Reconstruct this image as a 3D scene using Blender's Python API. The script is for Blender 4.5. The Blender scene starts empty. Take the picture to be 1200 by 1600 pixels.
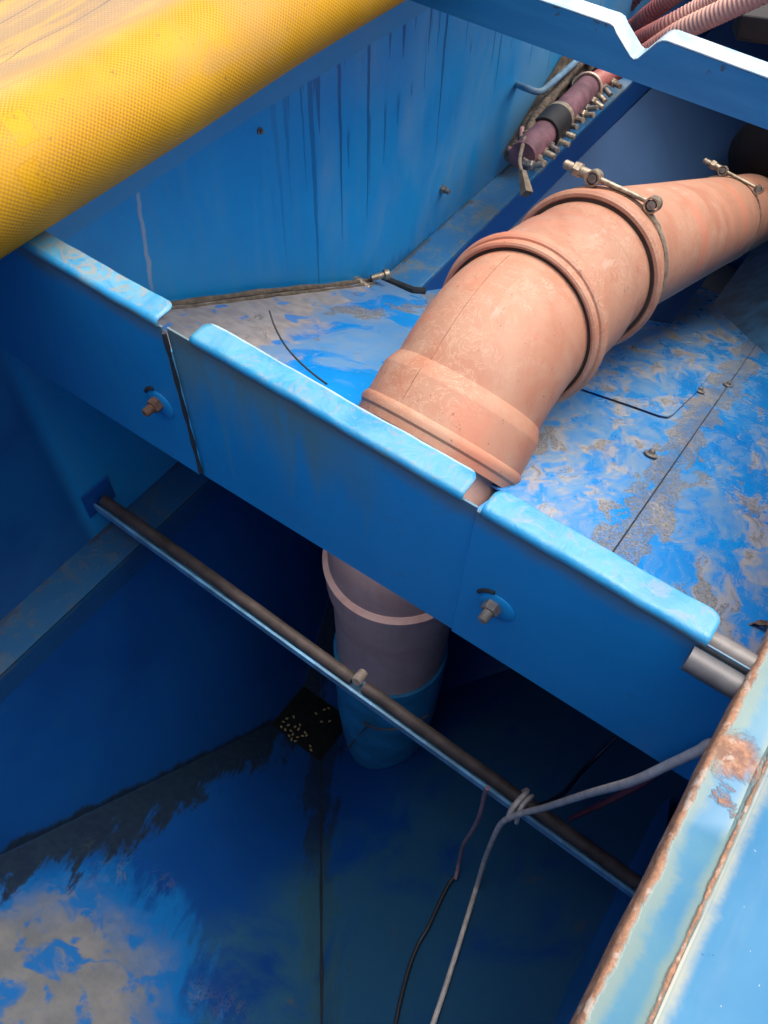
import bpy, bmesh, math, random
import numpy as np
from mathutils import Vector, Matrix
random.seed(7)
rng = np.random.default_rng(7)
scn = bpy.context.scene
COL = scn.collection

# ------------------------------------------------------------------ camera
# world: X across the machine, Y towards its rear, Z up, Z=0 about rim height
MR = np.array([[0.81209071, 0.58291385, 0.02683511],
               [0.49242022, -0.65989302, -0.56750641],
               [-0.31309904, 0.47408083, -0.82293156]])
FPX = 1282.74
def ray(u, v):
    return MR.T @ np.array([(u - 600) / FPX, (v - 800) / FPX, 1.0])
CAM = -1.05 * ray(745, 765)
def U(u, v, ax, val):                 # point seen at photo pixel (u,v) on the world plane  axis = val
    d = ray(u, v)
    return CAM + d * ((val - CAM[ax]) / d[ax])
def UP(u, v, pl):                     # ... on a general plane (n, k):  n.p = k
    d = ray(u, v); n, k = pl
    return CAM + d * ((k - n @ CAM) / (n @ d))
def D(u, v, depth):
    return CAM + ray(u, v) * depth
def plane3(a, b, c):
    a, b, c = map(np.array, (a, b, c))
    n = np.cross(b - a, c - a); n = n / np.linalg.norm(n)
    return n, n @ a
def isect3(p, q, r):
    return np.linalg.solve(np.array([p[0], q[0], r[0]]), np.array([p[1], q[1], r[1]]))

cd = bpy.data.cameras.new('camera'); cam = bpy.data.objects.new('camera', cd); COL.objects.link(cam)
cd.sensor_fit = 'VERTICAL'; cd.sensor_height = 32.0; cd.sensor_width = 24.0
cd.lens = FPX / 1600 * 32.0
cd.clip_start = 0.02; cd.clip_end = 500
mw = Matrix.Identity(4)
for i in range(3):
    mw[i][0] = MR[0][i]; mw[i][1] = -MR[1][i]; mw[i][2] = -MR[2][i]; mw[i][3] = CAM[i]
cam.matrix_world = mw
scn.camera = cam

# ------------------------------------------------------------------ light
SUN_EL, SUN_AZ = math.radians(74), math.radians(28)     # azimuth measured from +Y towards +X
sd = Vector((math.cos(SUN_EL) * math.sin(SUN_AZ), math.cos(SUN_EL) * math.cos(SUN_AZ), math.sin(SUN_EL)))
w = bpy.data.worlds.new('World'); scn.world = w; w.use_nodes = True
nt = w.node_tree; nt.nodes.clear()
sky = nt.nodes.new('ShaderNodeTexSky'); sky.sky_type = 'NISHITA'; sky.sun_disc = False
sky.sun_elevation = SUN_EL; sky.sun_rotation = SUN_AZ
sky.air_density = 0.7; sky.dust_density = 7.0; sky.ozone_density = 1.0
bg = nt.nodes.new('ShaderNodeBackground'); bg.inputs['Strength'].default_value = 0.15
wo = nt.nodes.new('ShaderNodeOutputWorld')
nt.links.new(sky.outputs[0], bg.inputs[0]); nt.links.new(bg.outputs[0], wo.inputs[0])
sl = bpy.data.lights.new('sun', 'SUN'); sl.energy = 0.95; sl.angle = math.radians(70); sl.color = (1.0, 0.95, 0.87)
so = bpy.data.objects.new('sun', sl); COL.objects.link(so)
so.rotation_euler = sd.to_track_quat('Z', 'Y').to_euler()
scn.view_settings.view_transform = 'Standard'; scn.view_settings.look = 'None'
scn.view_settings.exposure = 1.15; scn.view_settings.gamma = 1.0
scn.cycles.max_bounces = 8
scn.cycles.diffuse_bounces = 5
scn.cycles.use_denoising = True

# ------------------------------------------------------------------ node helpers
class S:                                 # a wrapped node socket with arithmetic
    def __init__(s, m, o): s.m, s.o = m, o
    def _b(s, op, b, rev=False):
        n = s.m.new('ShaderNodeMath'); n.operation = op
        a, c = (b, s) if rev else (s, b)
        s.m.put(n.inputs[0], a); s.m.put(n.inputs[1], c)
        return S(s.m, n.outputs[0])
    def __add__(s, b): return s._b('ADD', b)
    def __radd__(s, b): return s._b('ADD', b, True)
    def __sub__(s, b): return s._b('SUBTRACT', b)
    def __rsub__(s, b): return s._b('SUBTRACT', b, True)
    def __mul__(s, b): return s._b('MULTIPLY', b)
    def __rmul__(s, b): return s._b('MULTIPLY', b, True)
    def __truediv__(s, b): return s._b('DIVIDE', b)
    def f(s, op, b=0.0): return s._b(op, b)
    def abs(s): return s._b('ABSOLUTE', 0.0)
    def max(s, b): return s._b('MAXIMUM', b)
    def min(s, b): return s._b('MINIMUM', b)
    def sm(s, a, b):                     # smoothstep, falling when a > b
        n = s.m.new('ShaderNodeMapRange'); n.interpolation_type = 'SMOOTHSTEP'
        s.m.put(n.inputs[0], s)
        lo, hi = (a, b) if a < b else (b, a)
        n.inputs[1].default_value = lo; n.inputs[2].default_value = hi
        n.inputs[3].default_value = 0.0 if a < b else 1.0
        n.inputs[4].default_value = 1.0 if a < b else 0.0
        return S(s.m, n.outputs[0])

class M:
    def __init__(s, name):
        s.mat = bpy.data.materials.new(name); s.mat.use_nodes = True
        s.nt = s.mat.node_tree; s.nt.nodes.clear()
        s.out = s.new('ShaderNodeOutputMaterial'); s.bs = s.new('ShaderNodeBsdfPrincipled')
        s.nt.links.new(s.bs.outputs[0], s.out.inputs[0])
        g = s.new('ShaderNodeNewGeometry'); s.P = S(s, g.outputs['Position'])
        x = s.new('ShaderNodeSeparateXYZ'); s.nt.links.new(g.outputs['Position'], x.inputs[0])
        s.x, s.y, s.z = [S(s, o) for o in x.outputs]
        s._uv = None
    def new(s, t): return s.nt.nodes.new(t)
    def put(s, sock, v):
        if isinstance(v, S): s.nt.links.new(v.o, sock)
        elif isinstance(v, (tuple, list)):
            v = tuple(v)
            n = len(sock.default_value)
            sock.default_value = v[:n] if len(v) >= n else v + (1.0,)
        else: sock.default_value = v
    def uv(s):
        n = s.new('ShaderNodeUVMap'); x = s.new('ShaderNodeSeparateXYZ')
        s.nt.links.new(n.outputs[0], x.inputs[0])
        return [S(s, o) for o in x.outputs][:2]
    def xyz(s, x, y, z=0.0):
        n = s.new('ShaderNodeCombineXYZ')
        for i, v in enumerate((x, y, z)): s.put(n.inputs[i], v)
        return S(s, n.outputs[0])
    def noise(s, scale, detail=4.0, rough=0.55, dist=0.0, co=None):
        n = s.new('ShaderNodeTexNoise'); s.put(n.inputs['Vector'], co or s.P)
        n.inputs['Scale'].default_value = scale; n.inputs['Detail'].default_value = detail
        n.inputs['Roughness'].default_value = rough; n.inputs['Distortion'].default_value = dist
        return S(s, n.outputs[0])
    def vor(s, scale, co=None, feature='F1', dim='3D', out='Distance', rand=1.0):
        n = s.new('ShaderNodeTexVoronoi'); n.voronoi_dimensions = dim; n.feature = feature
        if dim == '1D': s.put(n.inputs['W'], co)
        else: s.put(n.inputs['Vector'], co or s.P)
        n.inputs['Scale'].default_value = scale; n.inputs['Randomness'].default_value = rand
        return S(s, n.outputs[out])
    def mix(s, fac, a, b):
        n = s.new('ShaderNodeMix'); n.data_type = 'RGBA'
        s.put(n.inputs[0], fac); s.put(n.inputs[6], a); s.put(n.inputs[7], b)
        return S(s, n.outputs[2])
    def sep(s, c):
        n = s.new('ShaderNodeSeparateColor'); s.put(n.inputs[0], c)
        return [S(s, o) for o in n.outputs]
    def dist_line(s, p0, p1):            # distance of the shaded point to a world line
        d = np.array(p1) - np.array(p0); d = d / np.linalg.norm(d)
        a = s.new('ShaderNodeVectorMath'); a.operation = 'SUBTRACT'; s.put(a.inputs[0], s.P); a.inputs[1].default_value = tuple(p0)
        c = s.new('ShaderNodeVectorMath'); c.operation = 'CROSS_PRODUCT'
        s.nt.links.new(a.outputs[0], c.inputs[0]); c.inputs[1].default_value = tuple(d)
        l = s.new('ShaderNodeVectorMath'); l.operation = 'LENGTH'; s.nt.links.new(c.outputs[0], l.inputs[0])
        return S(s, l.outputs['Value'])
    def dist_pt(s, p):
        a = s.new('ShaderNodeVectorMath'); a.operation = 'DISTANCE'; s.put(a.inputs[0], s.P); a.inputs[1].default_value = tuple(p)
        return S(s, a.outputs['Value'])
    def done(s, color, rough=0.5, metal=0.0, bump=None, bs=0.3, bd=0.002, spec=0.5):
        s.put(s.bs.inputs['Base Color'], color); s.put(s.bs.inputs['Roughness'], rough)
        s.put(s.bs.inputs['Metallic'], metal); s.bs.inputs['Specular IOR Level'].default_value = spec
        if bump is not None:
            b = s.new('ShaderNodeBump'); b.inputs['Strength'].default_value = bs; b.inputs['Distance'].default_value = bd
            s.put(b.inputs['Height'], bump); s.nt.links.new(b.outputs[0], s.bs.inputs['Normal'])
        return s.mat

BLUE = (0.008, 0.310, 0.660)
BLUE2 = (0.004, 0.245, 0.590)
DUST = (0.42, 0.36, 0.29)
CYAN = (0.10, 0.40, 0.60)

def plain(name, col, rough=0.6, metal=0.0, var=0.25, scale=25.0, bs=0.2, spec=0.5):
    m = M(name); n = m.noise(scale, 5)
    c = m.mix(n.sm(0.3, 0.75), tuple(v * (1 - var) for v in col), tuple(min(1, v * (1 + var)) for v in col))
    return m.done(c, rough, metal, m.noise(scale * 5, 3), bs, 0.001, spec)

def rng_drips(m, axis, ztop, freq, width, lmax, wob=0.006, seed=0.0):
    """thin vertical runs hanging from ztop: 1 where a run is"""
    c = axis + (m.noise(9.0, 2) - 0.5) * wob * 2 + seed
    d = m.vor(freq, c, dim='1D')
    colr = m.vor(freq, c, dim='1D', out='Color')
    r, g, b = m.sep(colr)
    ln = r * r * lmax
    t = (ztop - m.z) / (ln + 0.001)
    wv = width * freq * (0.4 + g * 0.9)
    on = (wv * (1.15 - t)).max(0.0) - d
    return on.sm(-0.004 * freq * 0.3, 0.004 * freq * 0.3) * t.sm(1.0, 0.92)

# --- left side wall
def mat_wall():
    m = M('wall_paint')
    big = m.noise(1.6, 4, 0.6); fine = m.noise(60, 4, 0.6)
    stre = m.noise(1.0, 5, 0.65, co=m.xyz(m.x, m.y * 26.0, m.z * 1.6))
    c = m.mix(big.sm(0.3, 0.7), BLUE2, BLUE)
    c = m.mix(stre.sm(0.42, 0.8) * 0.30, c, (0.09, 0.27, 0.46))               # pale rain streaks
    # paler sheet, stronger to the rear
    pale_rear = (m.noise(3.2, 5, 0.6, co=m.xyz(m.x, m.y * 1.5, m.z * 0.7)) + (m.y - 1.2) * 0.16).sm(0.48, 0.85)
    c = m.mix(pale_rear * 0.55, c, (0.16, 0.34, 0.50))
    # unwashed band below the cover: its lower border is where the runs start
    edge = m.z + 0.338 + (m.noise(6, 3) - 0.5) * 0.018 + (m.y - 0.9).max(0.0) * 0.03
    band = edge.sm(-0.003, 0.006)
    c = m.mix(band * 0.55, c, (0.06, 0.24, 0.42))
    rear = m.y.sm(0.8, 1.3)
    dr = rng_drips(m, m.y, -0.345, 14.0, 0.0090, 0.90).max(rng_drips(m, m.y, -0.345, 27.0, 0.0045, 0.45, wob=0.012, seed=3.3) * m.noise(2.2, 2).sm(0.42, 0.6))
    dr2 = rng_drips(m, m.y, -0.55, 11.0, 0.008, 0.50, seed=7.1) * (m.z.sm(-0.54, -0.60))
    wet = (dr.max(dr2 * 0.7)) * rear * (1.0 - band)
    c = m.mix(wet * 0.92, c, (0.002, 0.105, 0.28))
    # darker foot of the wall with ragged top
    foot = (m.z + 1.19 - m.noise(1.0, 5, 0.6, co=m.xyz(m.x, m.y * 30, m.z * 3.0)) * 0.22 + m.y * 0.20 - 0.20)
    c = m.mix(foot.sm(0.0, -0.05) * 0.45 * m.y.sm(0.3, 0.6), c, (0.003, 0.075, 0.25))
    # one pale dried run
    yl = m.y - 0.490 - (m.z + 0.34) * 0.105 + (m.noise(14, 2) - 0.5) * 0.02
    run = yl.abs().sm(0.008, 0.003) * m.z.sm(-0.335, -0.345) * m.z.sm(-0.66, -0.55)
    c = m.mix(run * 0.75, c, (0.33, 0.40, 0.46))
    spk = m.noise(140, 2).sm(0.70, 0.75)
    c = m.mix(spk * 0.35, c, (0.3, 0.36, 0.42))
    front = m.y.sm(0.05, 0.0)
    c = m.mix(front * (0.80 + m.noise(4, 5).sm(0.4, 0.8) * 0.2), c, (0.004, 0.055, 0.22))  # shade of the front bay put into the wall colour
    ro = 0.34 + pale_rear * 0.22 + fine * 0.10 + band * 0.15
    return m.done(c, ro, 0, fine * 0.15 + m.noise(2.2, 2) * 6.0 + wet * 0.3, 0.25, 0.003)

# --- dusty mottled floor of the rear bay
def mat_floor(name='floor_paint'):
    m = M(name)
    # coordinates smeared along the fall of the plate
    wrp = m.xyz(m.x * 1.25 + (m.noise(3.0, 3) - 0.5) * 0.22, m.y * 0.58 + (m.noise(2.4, 3) - 0.5) * 0.22, 0.0)
    sx = m.x - 0.078 + (m.y - 0.55) * 0.033                            # distance right of the sheet seam
    left = m.x.sm(-0.40, -0.62); rgt = sx.sm(-0.01, 0.03); edge = m.x.sm(0.26, 0.46)
    a = m.noise(5.0, 6, 0.60, 0.5, wrp); b = m.noise(14, 5, 0.6, 0.5, wrp); d = m.noise(42, 4, 0.65, 0.3, wrp)
    # the washed part by the left wall: long smooth swooshes
    sw = m.noise(1.0, 2.5, 0.45, 1.2, m.xyz(m.x * 4.0, m.y * 3.4, 2.0))
    base = m.mix(m.noise(2.6, 4).sm(0.3, 0.7), (0.004, 0.19, 0.58), (0.010, 0.25, 0.66))
    film = m.mix(b.sm(0.3, 0.7), (0.10, 0.26, 0.47), (0.20, 0.29, 0.38))
    n1 = a * 0.62 + b * 0.26 + d * 0.12 - rgt * 0.055 + edge * 0.02
    f1 = n1.sm(0.37, 0.55) * (1.0 - left) + sw.sm(0.44, 0.52) * left
    c = m.mix(f1 * 0.78, base, film)
    holes = (m.noise(15, 3, 0.5, 0.4, wrp)).sm(0.575, 0.63)            # clean drops through the film
    c = m.mix(holes * 0.7 * (1.0 - left * 0.6), c, base)
    tan = (m.noise(7.0, 5, 0.60, 0.35, wrp) * 0.72 + d * 0.28 - rgt * 0.045 + edge * 0.10 - left * 0.08).sm(0.475, 0.60) * (1.0 - holes * 0.8)
    c = m.mix(tan * 0.72, c, m.mix(m.noise(70, 3), (0.30, 0.25, 0.185), (0.42, 0.355, 0.27)))
    # silt lying along the left wall, thinning out in specks
    silt = (m.x + 1.204 - 0.34 + (b - 0.5) * 0.30 + (sw - 0.5) * 0.25 + (m.y - 0.55) * 0.38).sm(0.06, -0.06)
    sp2 = m.noise(12, 3, 0.5, 0.4, m.xyz(m.x * 1.6, m.y, 0.0)).sm(0.60, 0.66)
    c = m.mix(silt * (1.0 - sp2 * 0.8) * 0.92, c, m.mix(m.noise(30, 4).sm(0.3, 0.7), (0.30, 0.26, 0.21), (0.42, 0.37, 0.30)))
    # grainy crust along the seam and behind the right panel
    k1 = (sx - 0.045).abs().sm(0.13, 0.0) * sx.sm(-0.06, 0.0) + (m.y - 0.30).abs().sm(0.16, 0.02) * sx.sm(0.0, -0.12) * m.x.sm(-0.20, -0.12) * 0.8
    cr = (m.noise(7.0, 6, 0.68, 0.5, wrp) + k1 * 0.17).sm(0.575, 0.595)
    net = m.vor(95, feature='DISTANCE_TO_EDGE').sm(0.10, 0.02); net2 = m.noise(110, 3).sm(0.42, 0.58)
    c = m.mix(cr * (0.45 + net2 * 0.45), c, m.mix(net, (0.105, 0.115, 0.115), (0.27, 0.24, 0.19)))
    spots = m.noise(95, 3).sm(0.69, 0.72)
    c = m.mix(spots * 0.4, c, (0.42, 0.38, 0.32))
    ro = 0.17 + f1 * 0.24 * (1.0 - left * 0.4) + tan * 0.25 + silt * 0.3 + cr * 0.2
    return m.done(c, ro.min(0.75), 0, n1 * 1.2 + cr * net2 * 1.0 + tan * 0.5 + silt * 0.5, 0.35, 0.0022)

# --- face of the three partition sheets
def mat_panel():
    m = M('panel_paint')
    fine = m.noise(80, 4)
    c = m.mix(m.noise(3.0, 4).sm(0.3, 0.7), (0.003, 0.225, 0.52), (0.005, 0.255, 0.58))
    left = m.x.sm(-0.05, -0.55) * m.x.sm(-0.57, -0.55)
    # grey-green dried film with runs, mostly on the middle sheet
    run = m.noise(1.0, 5, 0.6, 0.3, m.xyz(m.x * 14.0, m.y, m.z * 1.4))
    top = (m.z + 0.05 + run * 0.40 - 0.19 + m.noise(5, 4) * 0.16).sm(-0.12, 0.06)
    mid = m.x.sm(-0.575, -0.56) * m.x.sm(-0.10, -0.30)
    c = m.mix(top * mid * 0.80, c, (0.085, 0.20, 0.21))
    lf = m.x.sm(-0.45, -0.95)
    c = m.mix(lf * 0.30 + m.noise(2.5, 4).sm(0.5, 0.9) * 0.12, c, (0.02, 0.075, 0.20))  # darker to the left: shade below the tarp put into the colour
    tongues = rng_drips(m, m.x, -0.06, 13.0, 0.012, 0.34, seed=1.7) * m.x.sm(-0.56, -0.50) * m.x.sm(0.0, -0.08)
    c = m.mix(tongues * 0.55, c, (0.03, 0.24, 0.44))
    scf = m.noise(1.0, 6, 0.7, 0.4, m.xyz(m.x * 5, m.y, m.z * 9)).sm(0.55, 0.72)
    c = m.mix(scf * 0.22, c, (0.05, 0.22, 0.36))
    hair = (m.noise(7, 3, 0.5, 1.0) - 0.5).abs().sm(0.003, 0.001) * m.noise(3, 2).sm(0.55, 0.65)
    c = m.mix(hair * 0.5, c, (0.06, 0.10, 0.12))
    # dirt caught under the flange
    d = (m.z + 0.075 + (m.noise(9, 5) - 0.5) * 0.05).sm(-0.012, 0.03)
    c = m.mix(d * 0.75, c, (0.10, 0.13, 0.12))
    sp = m.noise(170, 2).sm(0.73, 0.77)
    c = m.mix(sp * 0.4, c, (0.25, 0.3, 0.3))
    return m.done(c, 0.42 + fine * 0.15 + top * mid * 0.15, 0, fine * 0.3 + m.noise(3, 2) * 7.0 + m.noise(9, 2) * 1.2, 0.32, 0.0025)

def mat_flange():
    m = M('flange_paint')
    sw = m.noise(26, 6, 0.65, 1.6); a = m.noise(9, 6, 0.65, 0.8)
    c = m.mix(a.sm(0.35, 0.65), (0.009, 0.185, 0.37), (0.03, 0.25, 0.40))
    film = (sw * 0.5 + a * 0.5 + m.x.sm(-0.45, -0.85) * 0.07).sm(0.42, 0.62)
    c = m.mix(film * 0.55, c, (0.12, 0.25, 0.31))
    tan = (m.noise(22, 7, 0.72, 2.2) + m.x.sm(-0.5, -0.8) * 0.05).sm(0.53, 0.60)
    c = m.mix(tan * (0.40 + m.x.sm(-0.4, -0.8) * 0.3), c, (0.21, 0.20, 0.16))
    wear = (m.y + (m.noise(40, 3) - 0.5) * 0.004).sm(0.0425, 0.0450)
    c = m.mix(wear * 0.55, c, (0.42, 0.47, 0.46))
    # deeper blue bend, shade of its forward face put into the colour; dirty line underneath
    bend = m.y.sm(0.0080, 0.0030) * (m.noise(12, 4)).sm(0.30, 0.5)
    c = m.mix(bend * 0.85, c, (0.006, 0.20, 0.42))
    low = (m.z + (m.noise(14, 5, 0.7) - 0.5) * 0.016).sm(-0.036, -0.043)
    c = m.mix(low * 0.85, c, (0.09, 0.11, 0.095))
    return m.done(c, 0.30 + film * 0.25, 0, sw * 1.2 + film * 0.4, 0.35, 0.0015)

def mat_hopper(vl, vr):
    """deep hopper: damp dark runs beside the valleys, pale dry dust low on the front slope"""
    m = M('hopper_paint')
    a = m.noise(3.0, 7, 0.65, 0.5); b = m.noise(11, 6, 0.65)
    c = m.mix(m.noise(1.8, 4).sm(0.3, 0.7), (0.002, 0.042, 0.19), (0.003, 0.062, 0.25))  # dark navy base, the deep bay's shade is part of this colour
    c = m.mix(b.sm(0.45, 0.8) * 0.22, c, (0.01, 0.10, 0.16))
    # dark damp sediment on the front slope below the left valley, and a thinner trace by the right one
    nL, kL = PLL
    dL = (m.x * float(nL[0]) + m.y * float(nL[1]) + m.z * float(nL[2]) - float(kL)).abs()
    dr = m.dist_line(*vr)
    fib = m.noise(1.0, 6, 0.68, 0.3, m.xyz(m.x * 18 + m.y * 9, m.y * 5, m.z * 3))
    onL = dL.sm(0.004, 0.001)
    damp = ((0.15 - dL) + (fib - 0.5) * 0.45 + (a - 0.5) * 0.30).sm(-0.02, 0.05) * (1.0 - onL)
    dV = m.dist_line(*vl)
    damp = damp.max(onL * ((0.030 - dV) + (fib - 0.5) * 0.09 + (a - 0.5) * 0.06).sm(-0.01, 0.02))
    damp2 = ((0.07 - dr) + (fib - 0.5) * 0.26 + (a - 0.5) * 0.30).sm(-0.01, 0.04)
    dd = damp.max(damp2 * 0.8)
    c = m.mix(m.x.sm(-1.0, -0.55) * (1.0 - onL) * 0.55, c, (0.001, 0.022, 0.13))  # front slope darkened further, painted shade
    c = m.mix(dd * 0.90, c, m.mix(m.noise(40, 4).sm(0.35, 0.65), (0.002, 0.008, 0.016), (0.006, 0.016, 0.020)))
    # green-grey film on the right-hand slope
    rs = (m.x - (-0.30) - m.y * 0.2)
    film = (a + rs.sm(-0.2, 0.5) * 0.12).sm(0.42, 0.60) * rs.sm(-0.05, 0.15)
    c = m.mix(film * 0.70, c, (0.018, 0.080, 0.125))
    tan = m.noise(6, 6, 0.7, 0.4).sm(0.62, 0.72) * rs.sm(0.0, 0.2)
    c = m.mix(tan * 0.40, c, (0.085, 0.075, 0.045))
    # dry dust on the front slope
    far = m.dist_pt(DUSTP)
    blob = m.noise(16, 4, 0.5)
    dm = ((0.33 - far) * 1.0 + (a - 0.5) * 0.40).sm(-0.08, 0.13)
    spots = (m.noise(9, 4, 0.5, 0.6)).sm(0.53, 0.64).max((blob).sm(0.56, 0.68))
    c = m.mix(dm.max(((0.52 - far) + (fib - 0.5) * 0.45 + (a - 0.5) * 0.3).sm(0.0, 0.14)) * (1.0 - dd) * (1.0 - onL), c, (0.003, 0.095, 0.31))
    c = m.mix(dm * (1.0 - spots) * (1.0 - dd * 0.9) * (1.0 - onL), c, m.mix(b.sm(0.3, 0.7), (0.10, 0.115, 0.13), (0.15, 0.157, 0.165)))
    crust = (m.noise(7, 8, 0.75, 1.2)).sm(0.53, 0.56) * ((0.60 - far).sm(0.0, 0.15)) * far.sm(0.24, 0.34) * m.noise(2.2, 2).sm(0.45, 0.6) * (1.0 - onL)
    c = m.mix(crust * 0.8, c, m.mix(m.vor(90).sm(0.25, 0.5), (0.012, 0.03, 0.035), (0.10, 0.11, 0.11)))
    return m.done(c, 0.40 + dd * 0.25 + dm * 0.35, 0, b * 1.0 + dd * fib * 1.5 + dm * 0.4 + crust * 1.5, 0.3, 0.004, spec=0.3)

def mat_ledge():
    m = M('ledge_paint')
    a = m.noise(7, 6, 0.65, 0.4); b = m.noise(40, 5, 0.7)
    c = m.mix(a.sm(0.35, 0.7), (0.012, 0.14, 0.34), (0.05, 0.17, 0.28))
    grit = (a * 0.6 + b * 0.4).sm(0.50, 0.56)
    c = m.mix(grit * 0.55, c, (0.16, 0.17, 0.15))
    crest = ((m.x + 1.204) + (m.noise(12, 5, 0.7) - 0.5) * 0.05).sm(0.022, 0.008) * m.noise(10, 4).sm(0.42, 0.55)
    c = m.mix(crest * 0.8, c, (0.07, 0.06, 0.04))
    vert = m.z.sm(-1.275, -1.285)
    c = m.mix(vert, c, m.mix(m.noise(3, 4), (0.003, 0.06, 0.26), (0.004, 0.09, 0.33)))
    pale = m.noise(5.0, 4, 0.6).sm(0.58, 0.70) * m.y.sm(1.9, 2.3)
    c = m.mix(pale * 0.5 * (1.0 - vert), c, (0.30, 0.36, 0.40))
    c = m.mix(m.y.sm(1.35, 1.2) * 0.62, c, (0.004, 0.045, 0.12))  # front stretch darkened, its shade put into the colour
    return m.done(c, 0.5, 0, grit * 0.8 + b * 0.5, 0.35, 0.002)

def mat_rim():
    m = M('rim_paint')
    a = m.noise(14, 6, 0.7, 0.4); g = m.noise(90, 5, 0.7); ww = m.noise(5, 4)
    c = m.mix(m.noise(8, 5).sm(0.35, 0.7), (0.030, 0.155, 0.27), (0.065, 0.19, 0.255))
    e1 = (m.x - 0.3845)                                   # inner edge
    e2 = (m.x - 0.4365).abs()                             # crease
    halo = ((0.020 - e1) + (a - 0.5) * 0.055 + (ww - 0.5) * 0.03).sm(-0.006, 0.012).max(((0.009 - e2) + (a - 0.5) * 0.02).sm(-0.006, 0.006))
    c = m.mix(halo * 0.8, c, (0.165, 0.225, 0.185))
    r1 = ((0.0052 - e1) + (a - 0.5) * 0.020 + (g - 0.5) * 0.006).sm(-0.002, 0.003)
    r2 = ((0.0026 - e2) + (a - 0.5) * 0.009 + (g - 0.5) * 0.003).sm(-0.001, 0.002)
    pt = ((m.dist_pt((0.400, -0.115, -0.02))) + (a - 0.5) * 0.11 + (g - 0.5) * 0.02).sm(0.036, 0.014)
    pt2 = ((m.dist_pt((0.414, -0.165, -0.02))) + (a - 0.5) * 0.09).sm(0.014, 0.006)
    flk = m.noise(24, 5, 0.7, 0.6).sm(0.70, 0.73)
    rust = r1.max(r2).max(pt).max(pt2).max(flk)
    rc = m.mix(g.sm(0.35, 0.65), (0.17, 0.075, 0.038), (0.32, 0.165, 0.09))
    rc = m.mix(m.noise(45, 4).sm(0.56, 0.66), rc, (0.34, 0.27, 0.22))
    c = m.mix(rust * (0.60 + g * 0.7).min(0.96), c, rc)
    out = m.x.sm(0.442, 0.446)
    oc = m.mix(m.noise(3.5, 5, 0.6).sm(0.3, 0.7), (0.009, 0.120, 0.25), (0.022, 0.155, 0.28))
    oc = m.mix(m.noise(1.0, 5, .65, .2, m.xyz(m.x * 9, m.y * 2.2, 0.0)).sm(0.5, 0.75) * 0.35, oc, (0.10, 0.20, 0.28))
    oc = m.mix(m.noise(170, 3).sm(0.735, 0.75) * .7, oc, (0.4, 0.45, 0.48))
    oh = ((0.012 - (m.x - 0.442)) + (a - 0.5) * 0.03).sm(-0.006, 0.012)
    oc = m.mix(oh * 0.7, oc, (0.34, 0.32, 0.20))
    c = m.mix(out, c, oc)
    wl = (m.x - 0.4415).abs().sm(0.0022, 0.0012) * ww.sm(0.38, 0.5)
    c = m.mix(wl * 0.6, c, (0.42, 0.38, 0.30))
    return m.done(c, 0.42 + rust * 0.4, 0, g * rust * 1.5 + rust * 0.8 + a * 0.3, 0.6, 0.0022)

def mat_pipe(name, zcut=None, dark=1.0):
    m = M(name)
    wq = m.noise(5.0, 5, 0.6, 1.0); n2 = m.noise(16, 6, 0.65, 1.2); f = m.noise(120, 3)
    c = m.mix(wq.sm(0.3, 0.7), (0.34 * dark, 0.138 * dark, 0.080 * dark), (0.39 * dark, 0.175 * dark, 0.110 * dark))
    film = (wq * 0.55 + n2 * 0.45)
    c = m.mix(film.sm(0.30, 0.68) * 0.70, c, (0.405 * dark, 0.255 * dark, 0.172 * dark))
    edge = (film - 0.53).abs().sm(0.006, 0.001)                          # dried water rings
    c = m.mix(edge * 0.40, c, (0.33 * dark, 0.18 * dark, 0.11 * dark))
    f2 = m.noise(11, 7, 0.7, 2.5)
    e2 = (f2 - 0.50).abs().sm(0.012, 0.002) * m.noise(3, 3).sm(0.45, 0.6)
    c = m.mix(e2 * 0.5, c, (0.64 * dark, 0.45 * dark, 0.32 * dark))
    c = m.mix(f2.sm(0.56, 0.62) * 0.28, c, (0.40 * dark, 0.21 * dark, 0.13 * dark))
    scr = m.noise(1.0, 5, 0.7, 0.0, m.xyz(m.x * 6, m.y * 150, m.z * 60)).sm(0.58, 0.72)
    c = m.mix(scr * 0.38 * m.y.sm(1.2, 1.4), c, (0.68, 0.50, 0.38))
    red = m.noise(2.2, 3, 0.5, 0.3, m.xyz(m.x * 1.4, m.y * 3.2, m.z)).sm(0.55, 0.70)
    c = m.mix(red * 0.50, c, (0.50 * dark, 0.17 * dark, 0.10 * dark))
    lin = m.noise(1.0, 4, 0.6, 0.4, m.xyz(m.x * 22, m.y * 4, m.z * 7)).sm(0.60, 0.64) * m.noise(5, 3).sm(0.5, 0.62)
    c = m.mix(lin * 0.55, c, (0.46, 0.33, 0.25))
    hair = (m.noise(1.0, 3, 0.5, 0.8, m.xyz(m.x * 16, m.y * 16, m.z * 30)) - 0.5).abs().sm(0.004, 0.001) * m.noise(4, 2).sm(0.56, 0.66)
    c = m.mix(hair * 0.75, c, (0.17, 0.075, 0.045))
    grit = m.noise(38, 6, 0.75).sm(0.60, 0.72)
    c = m.mix(grit * 0.42, c, (0.30, 0.20, 0.14))
    spk = m.noise(75, 2, 0.5).sm(0.715, 0.745)
    c = m.mix(spk * 0.7, c, (0.16, 0.08, 0.05))
    return m.done(c, 0.52 + film * 0.22, 0, f * 0.2 + film * 0.8 + grit * 0.6 + m.noise(3, 2) * 3.0, 0.28, 0.0015, spec=0.4)

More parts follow.
